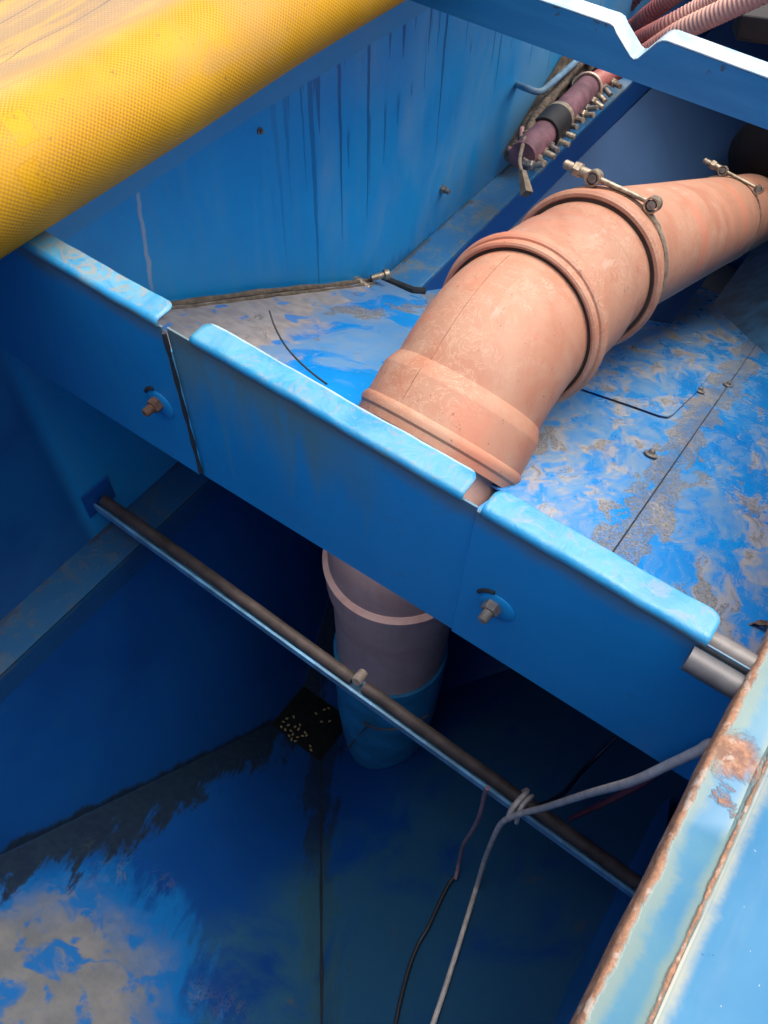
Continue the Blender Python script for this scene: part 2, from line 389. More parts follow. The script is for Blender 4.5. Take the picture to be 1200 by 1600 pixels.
def mat_tarp():
    m = M('tarp_fabric')
    u, v = m.uv()
    p = 2 * math.pi / 0.0084
    wv = ((u * p).f('SINE') * (v * p).f('SINE'))
    yel = m.mix(m.noise(4, 4).sm(0.3, 0.7), (0.43, 0.220, 0.0003), (0.50, 0.270, 0.0006))
    dirt = m.noise(3.0, 6, 0.65, 0.5, m.xyz(u * 0.6, v * 1.3, 0.0))
    band = v.sm(0.08, 0.20) * v.sm(0.62, 0.40)
    cell = wv.sm(0.05, -0.35) * (1.0 - v.sm(0.36, 0.46) * 0.55)
    wob = (m.noise(30, 3) - 0.5) * 0.012
    def rect(u0, u1, v0, v1): return (u + wob).sm(u0, u0 + .004) * (u + wob).sm(u1, u1 - .004) * (v + wob).sm(v0, v0 + .004) * (v + wob).sm(v1, v1 - .004)
    wiped = rect(0.035, 0.080, 0.285, 0.345).max(rect(0.008, 0.052, 0.20, 0.272)) * 0.8     # two wiped clean marks left by old stickers
    c = m.mix(((dirt + band * 0.12).sm(0.44, 0.62)) * (1.0 - wiped) * (0.08 + cell * 0.45), yel, (0.40, 0.225, 0.055))
    c = m.mix(cell * (1.0 - wiped * 0.75) * m.noise(6, 4, .6).sm(.30, .60) * 0.60, c, (0.22, 0.085, 0.002))
    scrib = (m.noise(42, 3, .5, 1.0) - 0.5).abs().sm(0.012, 0.004) * wiped * m.noise(20, 2).sm(0.5, 0.6)
    c = m.mix(scrib * 0.8, c, (0.16, 0.08, 0.02))
    rim_ = wiped.f('MULTIPLY', 1.25); rim_ = rim_ * (1.0 - rim_) * 4.0
    c = m.mix(rim_.min(1.0) * 0.45, c, (0.30, 0.15, 0.02))
    sp = m.noise(55, 4, 0.7).sm(0.66, 0.70)
    c = m.mix(sp * 0.55, c, (0.12, 0.08, 0.03))
    # worn dark scuffs on the part lying flat
    flat = v.sm(0.34, 0.42)
    c = m.mix(flat * 0.40, c, (0.36, 0.29, 0.20))
    sc = m.noise(1.0, 6, 0.7, 0.2, m.xyz(u * 1.3, v * 11.0, 0.3)).sm(0.44, 0.56) * v.sm(0.38, 0.50)
    c = m.mix(sc * cell.max(0.60) * 0.85, c, (0.15, 0.13, 0.12))
    smear = m.noise(1.0, 5, 0.65, 1.0, m.xyz(u * 2.5, v * 5.0, 7.0)).sm(0.52, 0.68) * v.sm(0.45, 0.35)
    c = m.mix(smear * 0.40, c, (0.33, 0.20, 0.07))
    lines = (m.noise(1.0, 3, 0.5, 0.2, m.xyz(u * 0.9, v * 7.0, 4.1)) - 0.5).abs().sm(0.006, 0.002) * v.sm(0.36, 0.42)
    c = m.mix(lines * 0.8, c, (0.10, 0.09, 0.09))
    return m.done(c, 0.50 + dirt * 0.15, 0, wv * 0.5 + m.noise(9, 3) * 2.0 + m.noise(2.5, 3) * 6.0, 0.5, 0.0009, spec=0.22)

# ------------------------------------------------------------------ mesh helpers
class B:                                 # collects faces of ONE mesh
    def __init__(s): s.v = []; s.f = []; s.uv = {}
    def add(s, vs, fs):
        o = len(s.v); s.v += [tuple(map(float, p)) for p in vs]; s.f += [tuple(i + o for i in q) for q in fs]
        return o
    def box(s, lo, hi):
        (a, b, c), (d, e, f) = lo, hi
        s.add([(a, b, c), (d, b, c), (d, e, c), (a, e, c), (a, b, f), (d, b, f), (d, e, f), (a, e, f)],
              [(0, 3, 2, 1), (4, 5, 6, 7), (0, 1, 5, 4), (1, 2, 6, 5), (2, 3, 7, 6), (3, 0, 4, 7)])
    def slab(s, pts, t):                 # planar polygon given thickness t along -normal
        P = [np.array(p, float) for p in pts]
        n = np.zeros(3)
        for i in range(len(P)): n += np.cross(P[i] - P[0], P[(i + 1) % len(P)] - P[0])
        n /= np.linalg.norm(n)
        k = len(P); s.add(P + [p - n * t for p in P],
              [tuple(range(k)), tuple(range(2 * k - 1, k - 1, -1))] +
              [(i, i + k, (i + 1) % k + k, (i + 1) % k) for i in range(k)])
    def tube(s, path, rad, n=16, cap=True, closed=False):
        P = [np.array(p, float) for p in path]; L = len(P)
        if not hasattr(rad, '__len__'): rad = [rad] * L
        T = []
        for i in range(L):
            a = P[i - 1] if (i > 0 or closed) else P[i]; b = P[(i + 1) % L] if (i < L - 1 or closed) else P[i]
            t = b - a; T.append(t / (np.linalg.norm(t) + 1e-12))
        ref = np.array([1, 0, 0.]) if abs(T[0][0]) < 0.8 else np.array([0, 0, 1.])
        u = ref - T[0] * (ref @ T[0]); u /= np.linalg.norm(u)
        vs = []
        for i in range(L):
            u = u - T[i] * (u @ T[i]); u /= np.linalg.norm(u); w_ = np.cross(T[i], u)
            for k in range(n):
                a = 2 * math.pi * k / n
                vs.append(P[i] + rad[i] * (math.cos(a) * u + math.sin(a) * w_))
        fs = []
        for i in range(L if closed else L - 1):
            j = (i + 1) % L
            for k in range(n):
                k2 = (k + 1) % n; fs.append((i * n + k, i * n + k2, j * n + k2, j * n + k))
        if cap and not closed:
            fs += [tuple(range(n - 1, -1, -1)), tuple((L - 1) * n + k for k in range(n))]
        s.add(vs, fs)
    def lathe(s, c, ax, prof, n=32, cap=True):       # prof: (along, radius)
        c = np.array(c, float); ax = np.array(ax, float); ax /= np.linalg.norm(ax)
        s.tube_sec([(c + ax * h, ax, r) for h, r in prof], n, cap)
    def tube_sec(s, secs, n=64, cap=True):           # explicit sections (centre, axis, radius)
        vs = []; u = None
        for c, t, r in secs:
            t = np.array(t, float); t = t / np.linalg.norm(t)
            if u is None:
                ref = np.array([1, 0, 0.]) if abs(t[0]) < 0.8 else np.array([0, 0, 1.]); u = ref
            u = u - t * (u @ t); u /= np.linalg.norm(u); w_ = np.cross(t, u)
            for k in range(n):
                a = 2 * math.pi * k / n
                vs.append(np.array(c) + r * (math.cos(a) * u + math.sin(a) * w_))
        fs = []
        for i in range(len(secs) - 1):
            for k in range(n):
                k2 = (k + 1) % n; fs.append((i * n + k, i * n + k2, (i + 1) * n + k2, (i + 1) * n + k))
        if cap:
            L = len(secs); fs += [tuple(range(n - 1, -1, -1)), tuple((L - 1) * n + k for k in range(n))]
        s.add(vs, fs)
    def hexp(s, c, ax, r, h, rot=0.0):               # hexagonal nut / bolt head with chamfer
        c = np.array(c, float); ax = np.array(ax, float); ax /= np.linalg.norm(ax)
        secs = [(c, ax, r), (c + ax * h * 0.85, ax, r), (c + ax * h, ax, r * 0.86)]
        s.tube_sec(secs, 6)

def thing(name, loc, label=None, cat=None, group=None):
    o = bpy.data.objects.new(name, None); COL.objects.link(o); o.location = loc; o.empty_display_size = 0.05
    if label: o['label'] = label; o['category'] = cat
    if group: o['group'] = group
    return o
def wloc(o):
    l = Vector(o.location)
    while o.parent: o = o.parent; l = l + Vector(o.location)
    return l
def obj(name, b, mat, parent=None, smooth=False, bevel=0.0, label=None, cat=None, group=None, kind=None, auto=None, bseg=2):
    me = bpy.data.meshes.new(name)
    V_ = np.array(b.v)
    if parent is not None: org = np.array(wloc(parent))
    else:
        lo, hi = V_.min(0), V_.max(0); org = np.array([(lo[0] + hi[0]) / 2, (lo[1] + hi[1]) / 2, lo[2]])
    me.from_pydata([tuple(p - org) for p in V_], [], b.f)
    if b.uv:
        ul = me.uv_layers.new(name='UVMap')
        for lp in me.loops: ul.data[lp.index].uv = b.uv[lp.vertex_index]
    me.materials.append(mat)
    bm = bmesh.new(); bm.from_mesh(me); bmesh.ops.recalc_face_normals(bm, faces=bm.faces); bm.to_mesh(me); bm.free()
    if smooth:
        for p in me.polygons: p.use_smooth = True
        try: me.set_sharp_from_angle(angle=math.radians(auto or 40))
        except Exception: pass
    o = bpy.data.objects.new(name, me); COL.objects.link(o)
    if parent is not None: o.parent = parent
    else: o.location = tuple(org)
    if bevel > 0:
        md = o.modifiers.new('bevel', 'BEVEL'); md.width = bevel; md.segments = bseg; md.limit_method = 'ANGLE'; md.angle_limit = math.radians(35)
    if label: o['label'] = label
    if cat: o['category'] = cat
    if group: o['group'] = group
    if kind: o['kind'] = kind
    return o
def bez(pts, n=24):                      # Catmull-Rom through points
    P = [np.array(p, float) for p in pts]; P = [2 * P[0] - P[1]] + P + [2 * P[-1] - P[-2]]
    out = []
    for i in range(1, len(P) - 2):
        for k in range(n):
            t = k / n; a, b_, c, d = P[i - 1], P[i], P[i + 1], P[i + 2]
            out.append(0.5 * ((2 * b_) + (c - a) * t + (2 * a - 5 * b_ + 4 * c - d) * t * t + (3 * b_ - a - 3 * c + d) * t ** 3))
    out.append(P[-2]); return out

# ------------------------------------------------------------------ key dimensions
XW, XR = -1.204, 0.600                   # inner faces of the side walls
ZL = -1.262                              # ledge height
XL = -1.075                              # ledge edge
YF, YE = -1.35, 5.2                      # front and rear ends
FS = -0.573                              # slope of the rear bay floor
def zfloor(y): return -0.680 + FS * (y - 0.509)
FLOOR = (np.array([0, -FS, 1.0]), -0.680 - FS * 0.509)
ZO = -2.65
PA = U(425, 1130, 2, ZO); PB = U(500, 1190, 2, ZO); PC = np.array([PB[0], 0.44, ZO]); PD = np.array([PA[0], 0.44, ZO])
PA[1] = PB[1] = 0.215
PLL = plane3((XL, 0, -1.37), (XL, 1, -1.37), PA)
PLF = plane3(PA, PB, (0.0, -0.78, -1.85))
V2 = UP(503, 1600, PLF)
PLR = plane3(PB, PC, V2)
q = UP(520, 910, PLL)
PLB = plane3(PD, PC, q)
nY = lambda y: (np.array([0, 1.0, 0]), y)
nX = lambda x: (np.array([1.0, 0, 0]), x)
nZ = lambda z: (np.array([0, 0, 1.0]), z)
DUSTP = UP(70, 1560, PLF)

# ------------------------------------------------------------------ ground
m = M('ground_concrete')
gcol = m.mix(m.noise(1.5, 6).sm(0.3, 0.7), (0.20, 0.19, 0.175), (0.30, 0.285, 0.26))
g = B(); g.slab([(-60, -60, -3.2), (60, -60, -3.2), (60, 60, -3.2), (-60, 60, -3.2)], 0.1)
obj('ground', g, m.done(gcol, 0.85, 0, m.noise(40, 5), 0.4, 0.004), kind='structure')

# ------------------------------------------------------------------ hull
M_WALL = mat_wall(); M_FLOOR = mat_floor(); M_PANEL = mat_panel(); M_FLANGE = mat_flange()
vLF = (PA, isect3(PLL, PLF, nZ(-1.6))); vRF = (PB, isect3(PLR, PLF, nZ(-1.6)))
M_HOP = mat_hopper(vLF, vRF); M_LEDGE = mat_ledge(); M_RIM = mat_rim()
M_STEEL = plain('zinc_steel', (0.33, 0.275, 0.20), 0.42, 0.5, 0.45, 60)
M_STEELD = plain('dirty_zinc', (0.20, 0.19, 0.17), 0.55, 0.5, 0.35, 60)
M_RUSTY = plain('rusty_steel', (0.13, 0.07, 0.045), 0.75, 0.2, 0.4, 50, 0.5)
M_RUBBER = plain('black_rubber', (0.007, 0.008, 0.009), 0.6, 0, 0.4, 30)
M_GAP = plain('dark_gap', (0.015, 0.02, 0.025), 0.8)
M_SEAL = plain('dusty_seal', (0.15, 0.12, 0.085), 0.8, 0, 0.35, 40, 0.5)
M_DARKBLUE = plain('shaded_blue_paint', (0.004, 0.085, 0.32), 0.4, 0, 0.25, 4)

hull = thing('hopper_body', (-0.34, 1.0, -3.2), 'large blue painted steel hopper body with rusty rim and sloping dusty floor', 'hopper')

def grid_wall(name, x, y0, y1, z0, z1, thick, mat):
    b = B(); b.box((x, y0, z0), (x + thick, y1, z1)); return obj(name, b, mat, hull)
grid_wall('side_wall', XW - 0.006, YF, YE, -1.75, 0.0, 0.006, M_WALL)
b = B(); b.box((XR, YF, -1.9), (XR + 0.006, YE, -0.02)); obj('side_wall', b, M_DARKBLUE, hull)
b = B(); b.box((XW - 0.3, YF - 0.006, -3.2), (XR + 0.2, YF, 0.25)); obj('front_wall', b, M_DARKBLUE, hull)  # front end wall, top raised above the rim to shade the front bay
b = B(); b.box((XW - 0.1, 3.9, 0.012), (XR + 0.02, YE, 0.02)); obj('rear_shade_slab', b, M_DARKBLUE, hull)  # added unseen slab, put in to shade the rear bay
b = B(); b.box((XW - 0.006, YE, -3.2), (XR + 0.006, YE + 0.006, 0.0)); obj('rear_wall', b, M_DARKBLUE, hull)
# left rim under the cover
b = B(); b.box((XW - 0.12, YF, 0.0), (XW + 0.004, YE, 0.006)); b.box((XW - 0.126, YF, -0.08), (XW - 0.12, YE, 0.006))
obj('rim', b, M_FLANGE, hull, bevel=0.002)
# outer skins down to the ground line
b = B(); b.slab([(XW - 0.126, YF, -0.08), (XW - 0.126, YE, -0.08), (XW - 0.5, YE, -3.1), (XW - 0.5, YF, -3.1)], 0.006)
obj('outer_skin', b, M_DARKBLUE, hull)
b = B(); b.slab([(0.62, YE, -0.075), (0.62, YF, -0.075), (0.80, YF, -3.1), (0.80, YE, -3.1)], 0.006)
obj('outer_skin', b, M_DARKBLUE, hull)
# right rim: rolled inner lip, flat band, welded crease and the skin falling away outside
prof = [(0.392, -0.075), (0.386, -0.072), (0.3845, -0.060), (0.3845, -0.036), (0.386, -0.031), (0.390, -0.0285), (0.4325, -0.0255),
        (0.4345, -0.0225), (0.438, -0.0210), (0.4405, -0.0225), (0.4415, -0.027), (0.4440, -0.0285), (0.50, -0.040), (0.62, -0.075), (0.62, -0.081), (0.50, -0.046), (0.436, -0.034), (0.392, -0.034)]
ys = np.linspace(YF, YE, 260); k = len(prof)
b = B(); vs = []
for yy in ys:
    for j, (px, pz) in enumerate(prof):
        wb = 0.0012 * math.sin(yy * 7.0) + 0.0007 * math.sin(yy * 23.0 + 1) + 0.0004 * math.sin(yy * 61.0)
        vs.append((px + wb * (1 if j < 12 else 0.3), yy, pz + 0.0006 * math.sin(yy * 11 + j)))
fs = []
for i in range(len(ys) - 1):
    for j in range(k):
        j2 = (j + 1) % k; fs.append((i * k + j, (i + 1) * k + j, (i + 1) * k + j2, i * k + j2))
fs += [tuple(range(k)), tuple((len(ys) - 1) * k + j for j in reversed(range(k)))]
b.add(vs, fs); obj('rim', b, M_RIM, hull, smooth=True, auto=50)

# ledges (left, front bay and rear bay) with their vertical lip
b = B(); b.slab([(XW, YF, ZL), (XL, YF, ZL), (XL, 1.30, ZL), (XW, 1.30, ZL)], 0.005)
b.slab([(XL, YF, ZL - 0.001), (XL, YF, -1.37), (XL, 1.30, -1.37), (XL, 1.30, ZL - 0.001)], 0.004)
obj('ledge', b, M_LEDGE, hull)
yl0 = 1.515
b = B()
zb = -1.44
b.add([(XW, yl0, ZL), (XL + .02, yl0 + .02, ZL), (XL - .03, YE, ZL), (XW, YE, ZL), (XW, yl0, zb), (XL + .02, yl0 + .02, zb), (XL - .03, YE, zb), (XW, YE, zb)],
      [(0, 1, 2, 3), (0, 4, 5, 1), (1, 5, 6, 2), (2, 6, 7, 3), (3, 7, 4, 0), (4, 7, 6, 5)])
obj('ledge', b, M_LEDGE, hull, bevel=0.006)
b = B(); b.tube([(XW + .01, yl0 - .012, zfloor(yl0) + .012), (XL + .015, yl0 + .005, zfloor(yl0) + .010), (XL + .03, yl0 + .06, zfloor(yl0 + .06) + .010)], 0.013, 8)
obj('seal', b, M_GAP, hull, smooth=True)

# hopper slopes of the front bay
TOPZ = -1.37
L1 = isect3(PLL, PLF, nY(YF)) if False else None
def poly(pl, pts): return pts
a0 = isect3(PLL, PLF, nY(YF)); a1 = isect3(PLR, PLF, nY(YF)); 
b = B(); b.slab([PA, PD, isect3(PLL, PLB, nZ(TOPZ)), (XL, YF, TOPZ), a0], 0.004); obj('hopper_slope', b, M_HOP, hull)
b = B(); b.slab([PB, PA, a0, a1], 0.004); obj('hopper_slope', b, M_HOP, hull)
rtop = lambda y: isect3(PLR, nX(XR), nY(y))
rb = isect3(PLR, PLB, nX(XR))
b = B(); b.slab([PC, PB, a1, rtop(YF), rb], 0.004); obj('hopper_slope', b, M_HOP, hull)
lb = isect3(PLL, PLB, nZ(TOPZ))
zt = -0.95
FL2 = (FLOOR[0], FLOOR[1] - 0.02)
b1 = isect3(PLB, nX(XW), FL2); b2 = isect3(PLB, nX(XR), FL2)
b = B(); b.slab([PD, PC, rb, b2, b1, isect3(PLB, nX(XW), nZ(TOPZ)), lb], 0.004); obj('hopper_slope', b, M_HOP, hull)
b = B(); b.slab([PA + (0, 0, -.004), PB + (0, 0, -.004), PC + (0, 0, -.004), PD + (0, 0, -.004)], 0.004); obj('outlet_plate', b, plain('black_outlet', (0.005, 0.007, 0.008), 0.9, 0, .4, 40, .2, .08), hull)  # near-black sheet across the outlet
b = B(); e_ = np.array([0, 0, .002]); b.tube([vRF[0] + e_ + (a1 - vRF[0]) * t for t in np.linspace(0, 1, 30)], [0.005 + .0015 * math.sin(i * 1.7) for i in range(30)], 8)
obj('weld_seam', b, plain('dark_weld', (0.006, 0.012, 0.022), .6), hull, smooth=True)
# stiffener on the right wall
s0 = U(940, 1400, 0, XR - 0.03); s1 = U(865, 1600, 0, XR - 0.03)
dv = (s1 - s0)
b = B(); b.slab([s0 - dv * 0.6, s1 + dv * 1.2, s1 + dv * 1.2 + np.array([0, 0, .9]), s0 - dv * .6 + np.array([0, 0, .5])], 0.004)
obj('stiffener_plate', b, plain('stiffener_paint', (0.006, 0.13, 0.36), 0.45, 0, .2, 5), hull)

# sloping floor of the rear bay: two sheets, the right one lapped 4 mm higher
sa = UP(965, 850, FLOOR); sb = UP(1135, 605, FLOOR)
def seam_x(y): return sa[0] + (sb[0] - sa[0]) * (y - sa[1]) / (sb[1] - sa[1])
y0f, y1f = 0.045, 4.6
fl = thing('floor_plate', (0, 0, 0)); fl.parent = hull; fl.location = Vector((-0.3, 1, -0.9)) - Vector(hull.location)
b = B(); b.slab([(XW, y0f, zfloor(y0f)), (-0.57, y0f, zfloor(y0f)), (-0.57, 0.50, zfloor(0.50)), (-0.15, 0.50, zfloor(0.50)), (-0.15, y0f, zfloor(y0f)), (seam_x(y0f), y0f, zfloor(y0f)), (seam_x(y1f), y1f, zfloor(y1f)), (XW, y1f, zfloor(y1f))], 0.004)
obj('floor_sheet', b, M_FLOOR, fl)
M_FLOOR2 = M_FLOOR
b = B(); o4 = 0.005
b.slab([(seam_x(y0f) + .004, y0f, zfloor(y0f) + o4), (XR, y0f, zfloor(y0f) + o4), (XR, y1f, zfloor(y1f) + o4), (seam_x(y1f) + .004, y1f, zfloor(y1f) + o4)], 0.004)
obj('floor_sheet', b, M_FLOOR2, fl, bevel=0.001)
b = B(); b.slab([(seam_x(y) + dx, y, zfloor(y) + dz) for y, dx, dz in ((y0f, -.0005, .0015), (y0f, .0045, .0015), (y1f, .0045, .0015), (y1f, -.0005, .0015))], 0.004)
obj('seam_gap', b, M_GAP, fl)
# patch plate with rounded corner
pp = [UP(800, 560, FLOOR), UP(890, 605, FLOOR), UP(985, 637, FLOOR), UP(1030, 653, FLOOR), UP(1042, 655, FLOOR), UP(1050, 651, FLOOR), UP(1090, 612, FLOOR), UP(1110, 585, FLOOR), UP(1000, 520, FLOOR)]
nf = FLOOR[0] / np.linalg.norm(FLOOR[0])
b = B(); b.slab([p + nf * 0.0065 for p in pp][::-1], 0.005); obj('patch_plate', b, M_FLOOR, fl, bevel=0.002)
def floor_bolt(u, v, r=0.017, tilt=(0, 0, 0)):
    p = UP(u, v, FLOOR) + nf * 0.005
    b = B(); b.lathe(p, nf, [(0, r * 1.25), (.004, r * 1.25), (.006, r * 1.1), (.006, r * .6), (.016, r * .55), (.018, r * .4)], 20)
    obj('bolt', b, M_STEELD, fl, smooth=True)
for u, v in ((1015, 713), (1092, 613), (1136, 604), (988, 548)): floor_bolt(u, v)
# seal strip along the left wall foot
pth = [(XW + .02, yy, zfloor(yy) + .006 + .003 * math.sin(yy * 9)) for yy in np.linspace(0.1, 1.42, 30)]
b = B(); b.tube(pth, [.009 + .002 * math.sin(i * 1.3) for i in range(30)], 8); b.tube([(p[0] + .022, p[1], p[2] - .004) for p in pth], [.006 + .0025 * math.sin(i * 2.1) for i in range(30)], 8); obj('seal_strip', b, M_SEAL, hull, smooth=True)
# eye bolt at the end of that strip, small bolts in the wall
def wall_bolt(u, v, r, l):
    p = U(u, v, 0, XW); b = B(); b.hexp(p, (1, 0, 0), r * 1.7, l * .4); b.lathe(p + np.array([l * .4, 0, 0]), (1, 0, 0), [(0, r), (l * .6, r), (l * .65, r * .7)], 12)
    obj('bolt', b, M_STEELD, hull, smooth=True)
wall_bolt(690, 295, 0.010, 0.035); wall_bolt(405, 204, 0.006, 0.012)
p = U(563, 440, 0, XW)
b = B(); b.lathe(p + np.array([.0, -.03, .02]), (1, 0, 0), [(0, .022), (.02, .022), (.03, .015), (.06, .014), (.065, .01)], 14)
b.lathe(p + np.array([.035, .02, .02]), (.6, 1, 0), [(0, .012), (.05, .012), (.052, .02), (.07, .02), (.072, .012)], 12)
obj('bolt', b, M_STEEL, hull, smooth=True)
# rear bay slopes
zb2 = -1.44
def rs_z(x): return zb2 - 0.92 * (x - (XL))
b = B(); b.slab([(XL - .004, yl0, zb2), (XL - .004, YE, zb2), (-0.36, YE, rs_z(-0.36)), (-0.36, yl0, rs_z(-0.36))][::-1], 0.004); obj('rear_slope', b, plain('dusty_rear_paint', (0.032, 0.085, 0.19), .6, 0, .15, 1.2), hull)
c0 = UP(1192, 551, FLOOR); c1 = UP(1120, 481, FLOOR); mR = (c0[2] - c1[2]) / (c0[0] - c1[0])
zR = lambda x: c0[2] + mR * (x - c0[0])
b = B(); b.slab([(-0.36, 1.5, zR(-0.36)), (XR, 1.5, zR(XR)), (XR, YE, zR(XR)), (-0.36, YE, zR(-0.36))], 0.004); obj('rear_slope', b, plain('dusty_slope', (0.03, 0.12, 0.24), .6, 0, .5, 6), hull)

# blue steel stub that takes the lower pipe
XP, YP = -0.361, 0.412
zst = UP(603, 1185, PLR)[2]
M_STUB = plain('stub_paint', (0.014, 0.22, 0.42), 0.45, 0, .3, 8)
b = B(); b.lathe((XP, YP, -1.60), (0, 0, -1), [(0.02, 0.172), (0, 0.176), (0.0, 0.186), (0.01, 0.188), (0.45, 0.184), (0.70, 0.170), (0.85, 0.158), (0.95, 0.142), (1.15, 0.120)], 56, cap=False)
obj('pipe_socket', b, M_STUB, hull, smooth=True)

# ------------------------------------------------------------------ partition sheets
ZT, FW = -0.030, 0.046
def partition(label, bx0, bx1, fx0, fx1, yoff, z_bl, z_br, bolt_px, btop=-0.042, foldr=False, rusty=False):
    t = thing('partition_panel', ((bx0 + bx1) / 2, yoff, -0.41), label, 'metal panel', 'bolted blue partition panels')
    b = B(); zb_ = lambda x: z_bl + (z_br - z_bl) * (x - bx0) / (bx1 - bx0)
    b.add([(bx0, yoff, zb_(bx0)), (bx1, yoff, zb_(bx1)), (bx1, yoff, btop), (bx0, yoff, btop),
           (bx0, yoff + .004, zb_(bx0)), (bx1, yoff + .004, zb_(bx1)), (bx1, yoff + .004, btop), (bx0, yoff + .004, btop)],
          [(0, 1, 2, 3), (7, 6, 5, 4), (0, 4, 5, 1), (1, 5, 6, 2), (2, 6, 7, 3), (3, 7, 4, 0)])
    obj('sheet', b, M_PANEL, t, bevel=0.001)
    # flange: bend then flat, rounded free corners
    R_ = 0.0095; pr = [(0.0, -0.0435), (0.0, ZT - R_ - .003), (0.0, ZT - R_)]
    for a in np.linspace(0.25, math.pi / 2, 5): pr.append((R_ - R_ * math.cos(a), ZT - R_ + R_ * math.sin(a)))
    rc = 0.016
    for yy in np.linspace(R_ + .004, FW - rc, 4): pr.append((yy, ZT))
    for a in np.linspace(0.2, math.pi / 2, 7): pr.append((FW - rc + rc * math.sin(a), ZT - 0.0008 * a))
    nx = 60; vs = []
    for yy, zz in pr:
        if yy > FW - rc: ins = rc - math.sqrt(max(0, rc * rc - (yy - FW + rc) ** 2))
        else: ins = 0.0
        for i in range(nx + 1):
            x = fx0 + ins + (fx1 - fx0 - 2 * ins) * i / nx
            wz = 0.0012 * math.sin(x * 13 + yy * 30) + 0.0007 * math.sin(x * 41 + 1) + 0.0004 * math.sin(x * 97 + yy * 60)
            vs.append((x, yoff - 0.0032 + yy, zz + wz))
    n1 = nx + 1; fs = []
    for j in range(len(pr) - 1):
        for i in range(nx): fs.append((j * n1 + i, j * n1 + i + 1, (j + 1) * n1 + i + 1, (j + 1) * n1 + i))
    b = B(); b.add(vs, fs)
    f = obj('flange', b, M_FLANGE, t, smooth=True)
    md = f.modifiers.new('solid', 'SOLIDIFY'); md.thickness = 0.0030; md.offset = -1.0
    if foldr:
        b = B(); b.box((bx1 - .004, yoff + .0045, z_br + .004), (bx1, yoff + .03, ZT - .07)); obj('edge_fold', b, M_PANEL, t)
    if bolt_px:
        p = U(*bolt_px, 1, yoff)
        bo = thing('bolt', (0, 0, 0)); bo.parent = t; bo.location = Vector(p) - Vector(t.location)
        b = B(); b.lathe(p + np.array([0.006, 0, -0.002]), (0, -1, 0), [(-.001, .030), (.0015, .030), (.003, .028), (.003, .012)], 28); obj('washer', b, M_PANEL, bo, smooth=True)
        b = B(); b.hexp(p + np.array([0, -.003, 0]), (0, -1, 0), .0145, .014); obj('nut', b, M_RUSTY if rusty else M_STEELD, bo)
        b = B(); b.lathe(p + np.array([0, -.016, 0]), (0, -1, 0), [(0, .0085)] + [(.001 + i * .0012, .0085 if i % 2 else .0077) for i in range(14)] + [(.019, .006)], 14)
        obj('stud', b, M_RUSTY if rusty else M_STEELD, bo, smooth=True)
        # dark slot the bolt can slide in
        ar = [p + np.array([0.006 + .036 * math.cos(a), -.0012, -.002 + .036 * math.sin(a)]) for a in np.linspace(math.radians(105), math.radians(160), 10)]
        b = B(); b.tube(ar, 0.0035, 8); obj('slot', b, M_GAP, bo, smooth=True)
    return t
xL = -1.204
partition('left dark blue partition panel running under the yellow tarp, rusty bolt near its seam', xL + .002, -0.567, xL + .004, -0.573, 0.0, -0.425, -0.417, (248, 628), foldr=True, rusty=True)
partition('middle blue partition panel with notches at both ends and dried grey runs', -0.560, 0.004, -0.509, -0.019, 0.004, -0.417, -0.397, None)
partition('right clean blue partition panel reaching the rusty rim, grey bolt near its seam', 0.006, XR - .002, 0.013, 0.331, -0.001, -0.394, -0.384, (772, 944))
# rubber edging hanging in the seam
b = B(); s0 = U(256, 520, 1, -0.002); s1 = U(314, 738, 1, -0.002)
b.tube([s0 + (s1 - s0) * t for t in np.linspace(0, 1, 14)], [0.0035 + 0.001 * math.sin(i * 2.1) for i in range(14)], 8)
o = obj('seam_cord', b, M_GAP, None, smooth=True, label='thin dark sealing cord in the seam between left and middle panels', cat='seal')

# two grey plastic tubes at the right end of the right sheet
def tube_piece(label, r, y, zc, x0, x1, colr):
    mm = plain('grey_plastic', colr, 0.45, 0, .25, 30)
    b = B(); c = (x0, y, zc)
    b.lathe(c, (1, 0, 0), [(0, r * .82), (0, r), (x1 - x0, r), (x1 - x0, r * .8)], 28, cap=False)
    b.lathe(c, (1, 0, 0), [(0.0, r * .82), (.08, r * .8)], 28, cap=True)
    obj('plastic_tube', b, mm, None, smooth=True, label=label, cat='tube', group='grey tubes at the panel end')
tube_piece('thinner upper grey tube lying on the panel end beside the rusty rim', 0.0135, 0.012, -0.050, 0.325, 0.50, (0.125, 0.118, 0.11))
tube_piece('thicker lower grey tube in front of the panel end beside the rusty rim', 0.0165, -0.020, -0.058, 0.320, 0.50, (0.075, 0.076, 0.08))

# ------------------------------------------------------------------ rear cross beam with V notch
YB = CAM[1] + (1.138 - CAM[1]) * 1.087
ck = lambda x, z: (CAM[0] + (x - CAM[0]) * 1.087, CAM[2] + (z - CAM[2]) * 1.087)
top = [(-0.93, 0.040), (-0.395, 0.041), (-0.385, 0.038), (-0.376, 0.028), (-0.334, -0.006), (-0.326, -0.009), (-0.318, -0.005), (-0.288, 0.036), (-0.278, 0.043), (-0.268, 0.045), (0.12, 0.036), (0.5, 0.03)]
top = [ck(*p) for p in top]
top[0] = (XW + .002, top[0][1]); top[-1] = (XR - .002, top[-1][1])
zbm = ck(0, -0.047)[1]
M_BEAM = plain('beam_paint', (0.010, 0.115, 0.30), 0.45, 0, .2, 6)
m = M('beam_paint'); st = m.noise(1, 5, .6, 0, m.xyz(m.x * 3, m.y, m.z * 30))
cB = m.mix(st.sm(.35, .7), (0.009, 0.165, 0.36), (0.022, 0.205, 0.41))
chip = (m.noise(26, 5, .7) + m.z.sm(-0.075, -0.035) * 0.10).sm(0.70, 0.73)
cB = m.mix(chip * .9, cB, (0.05, 0.045, 0.035))
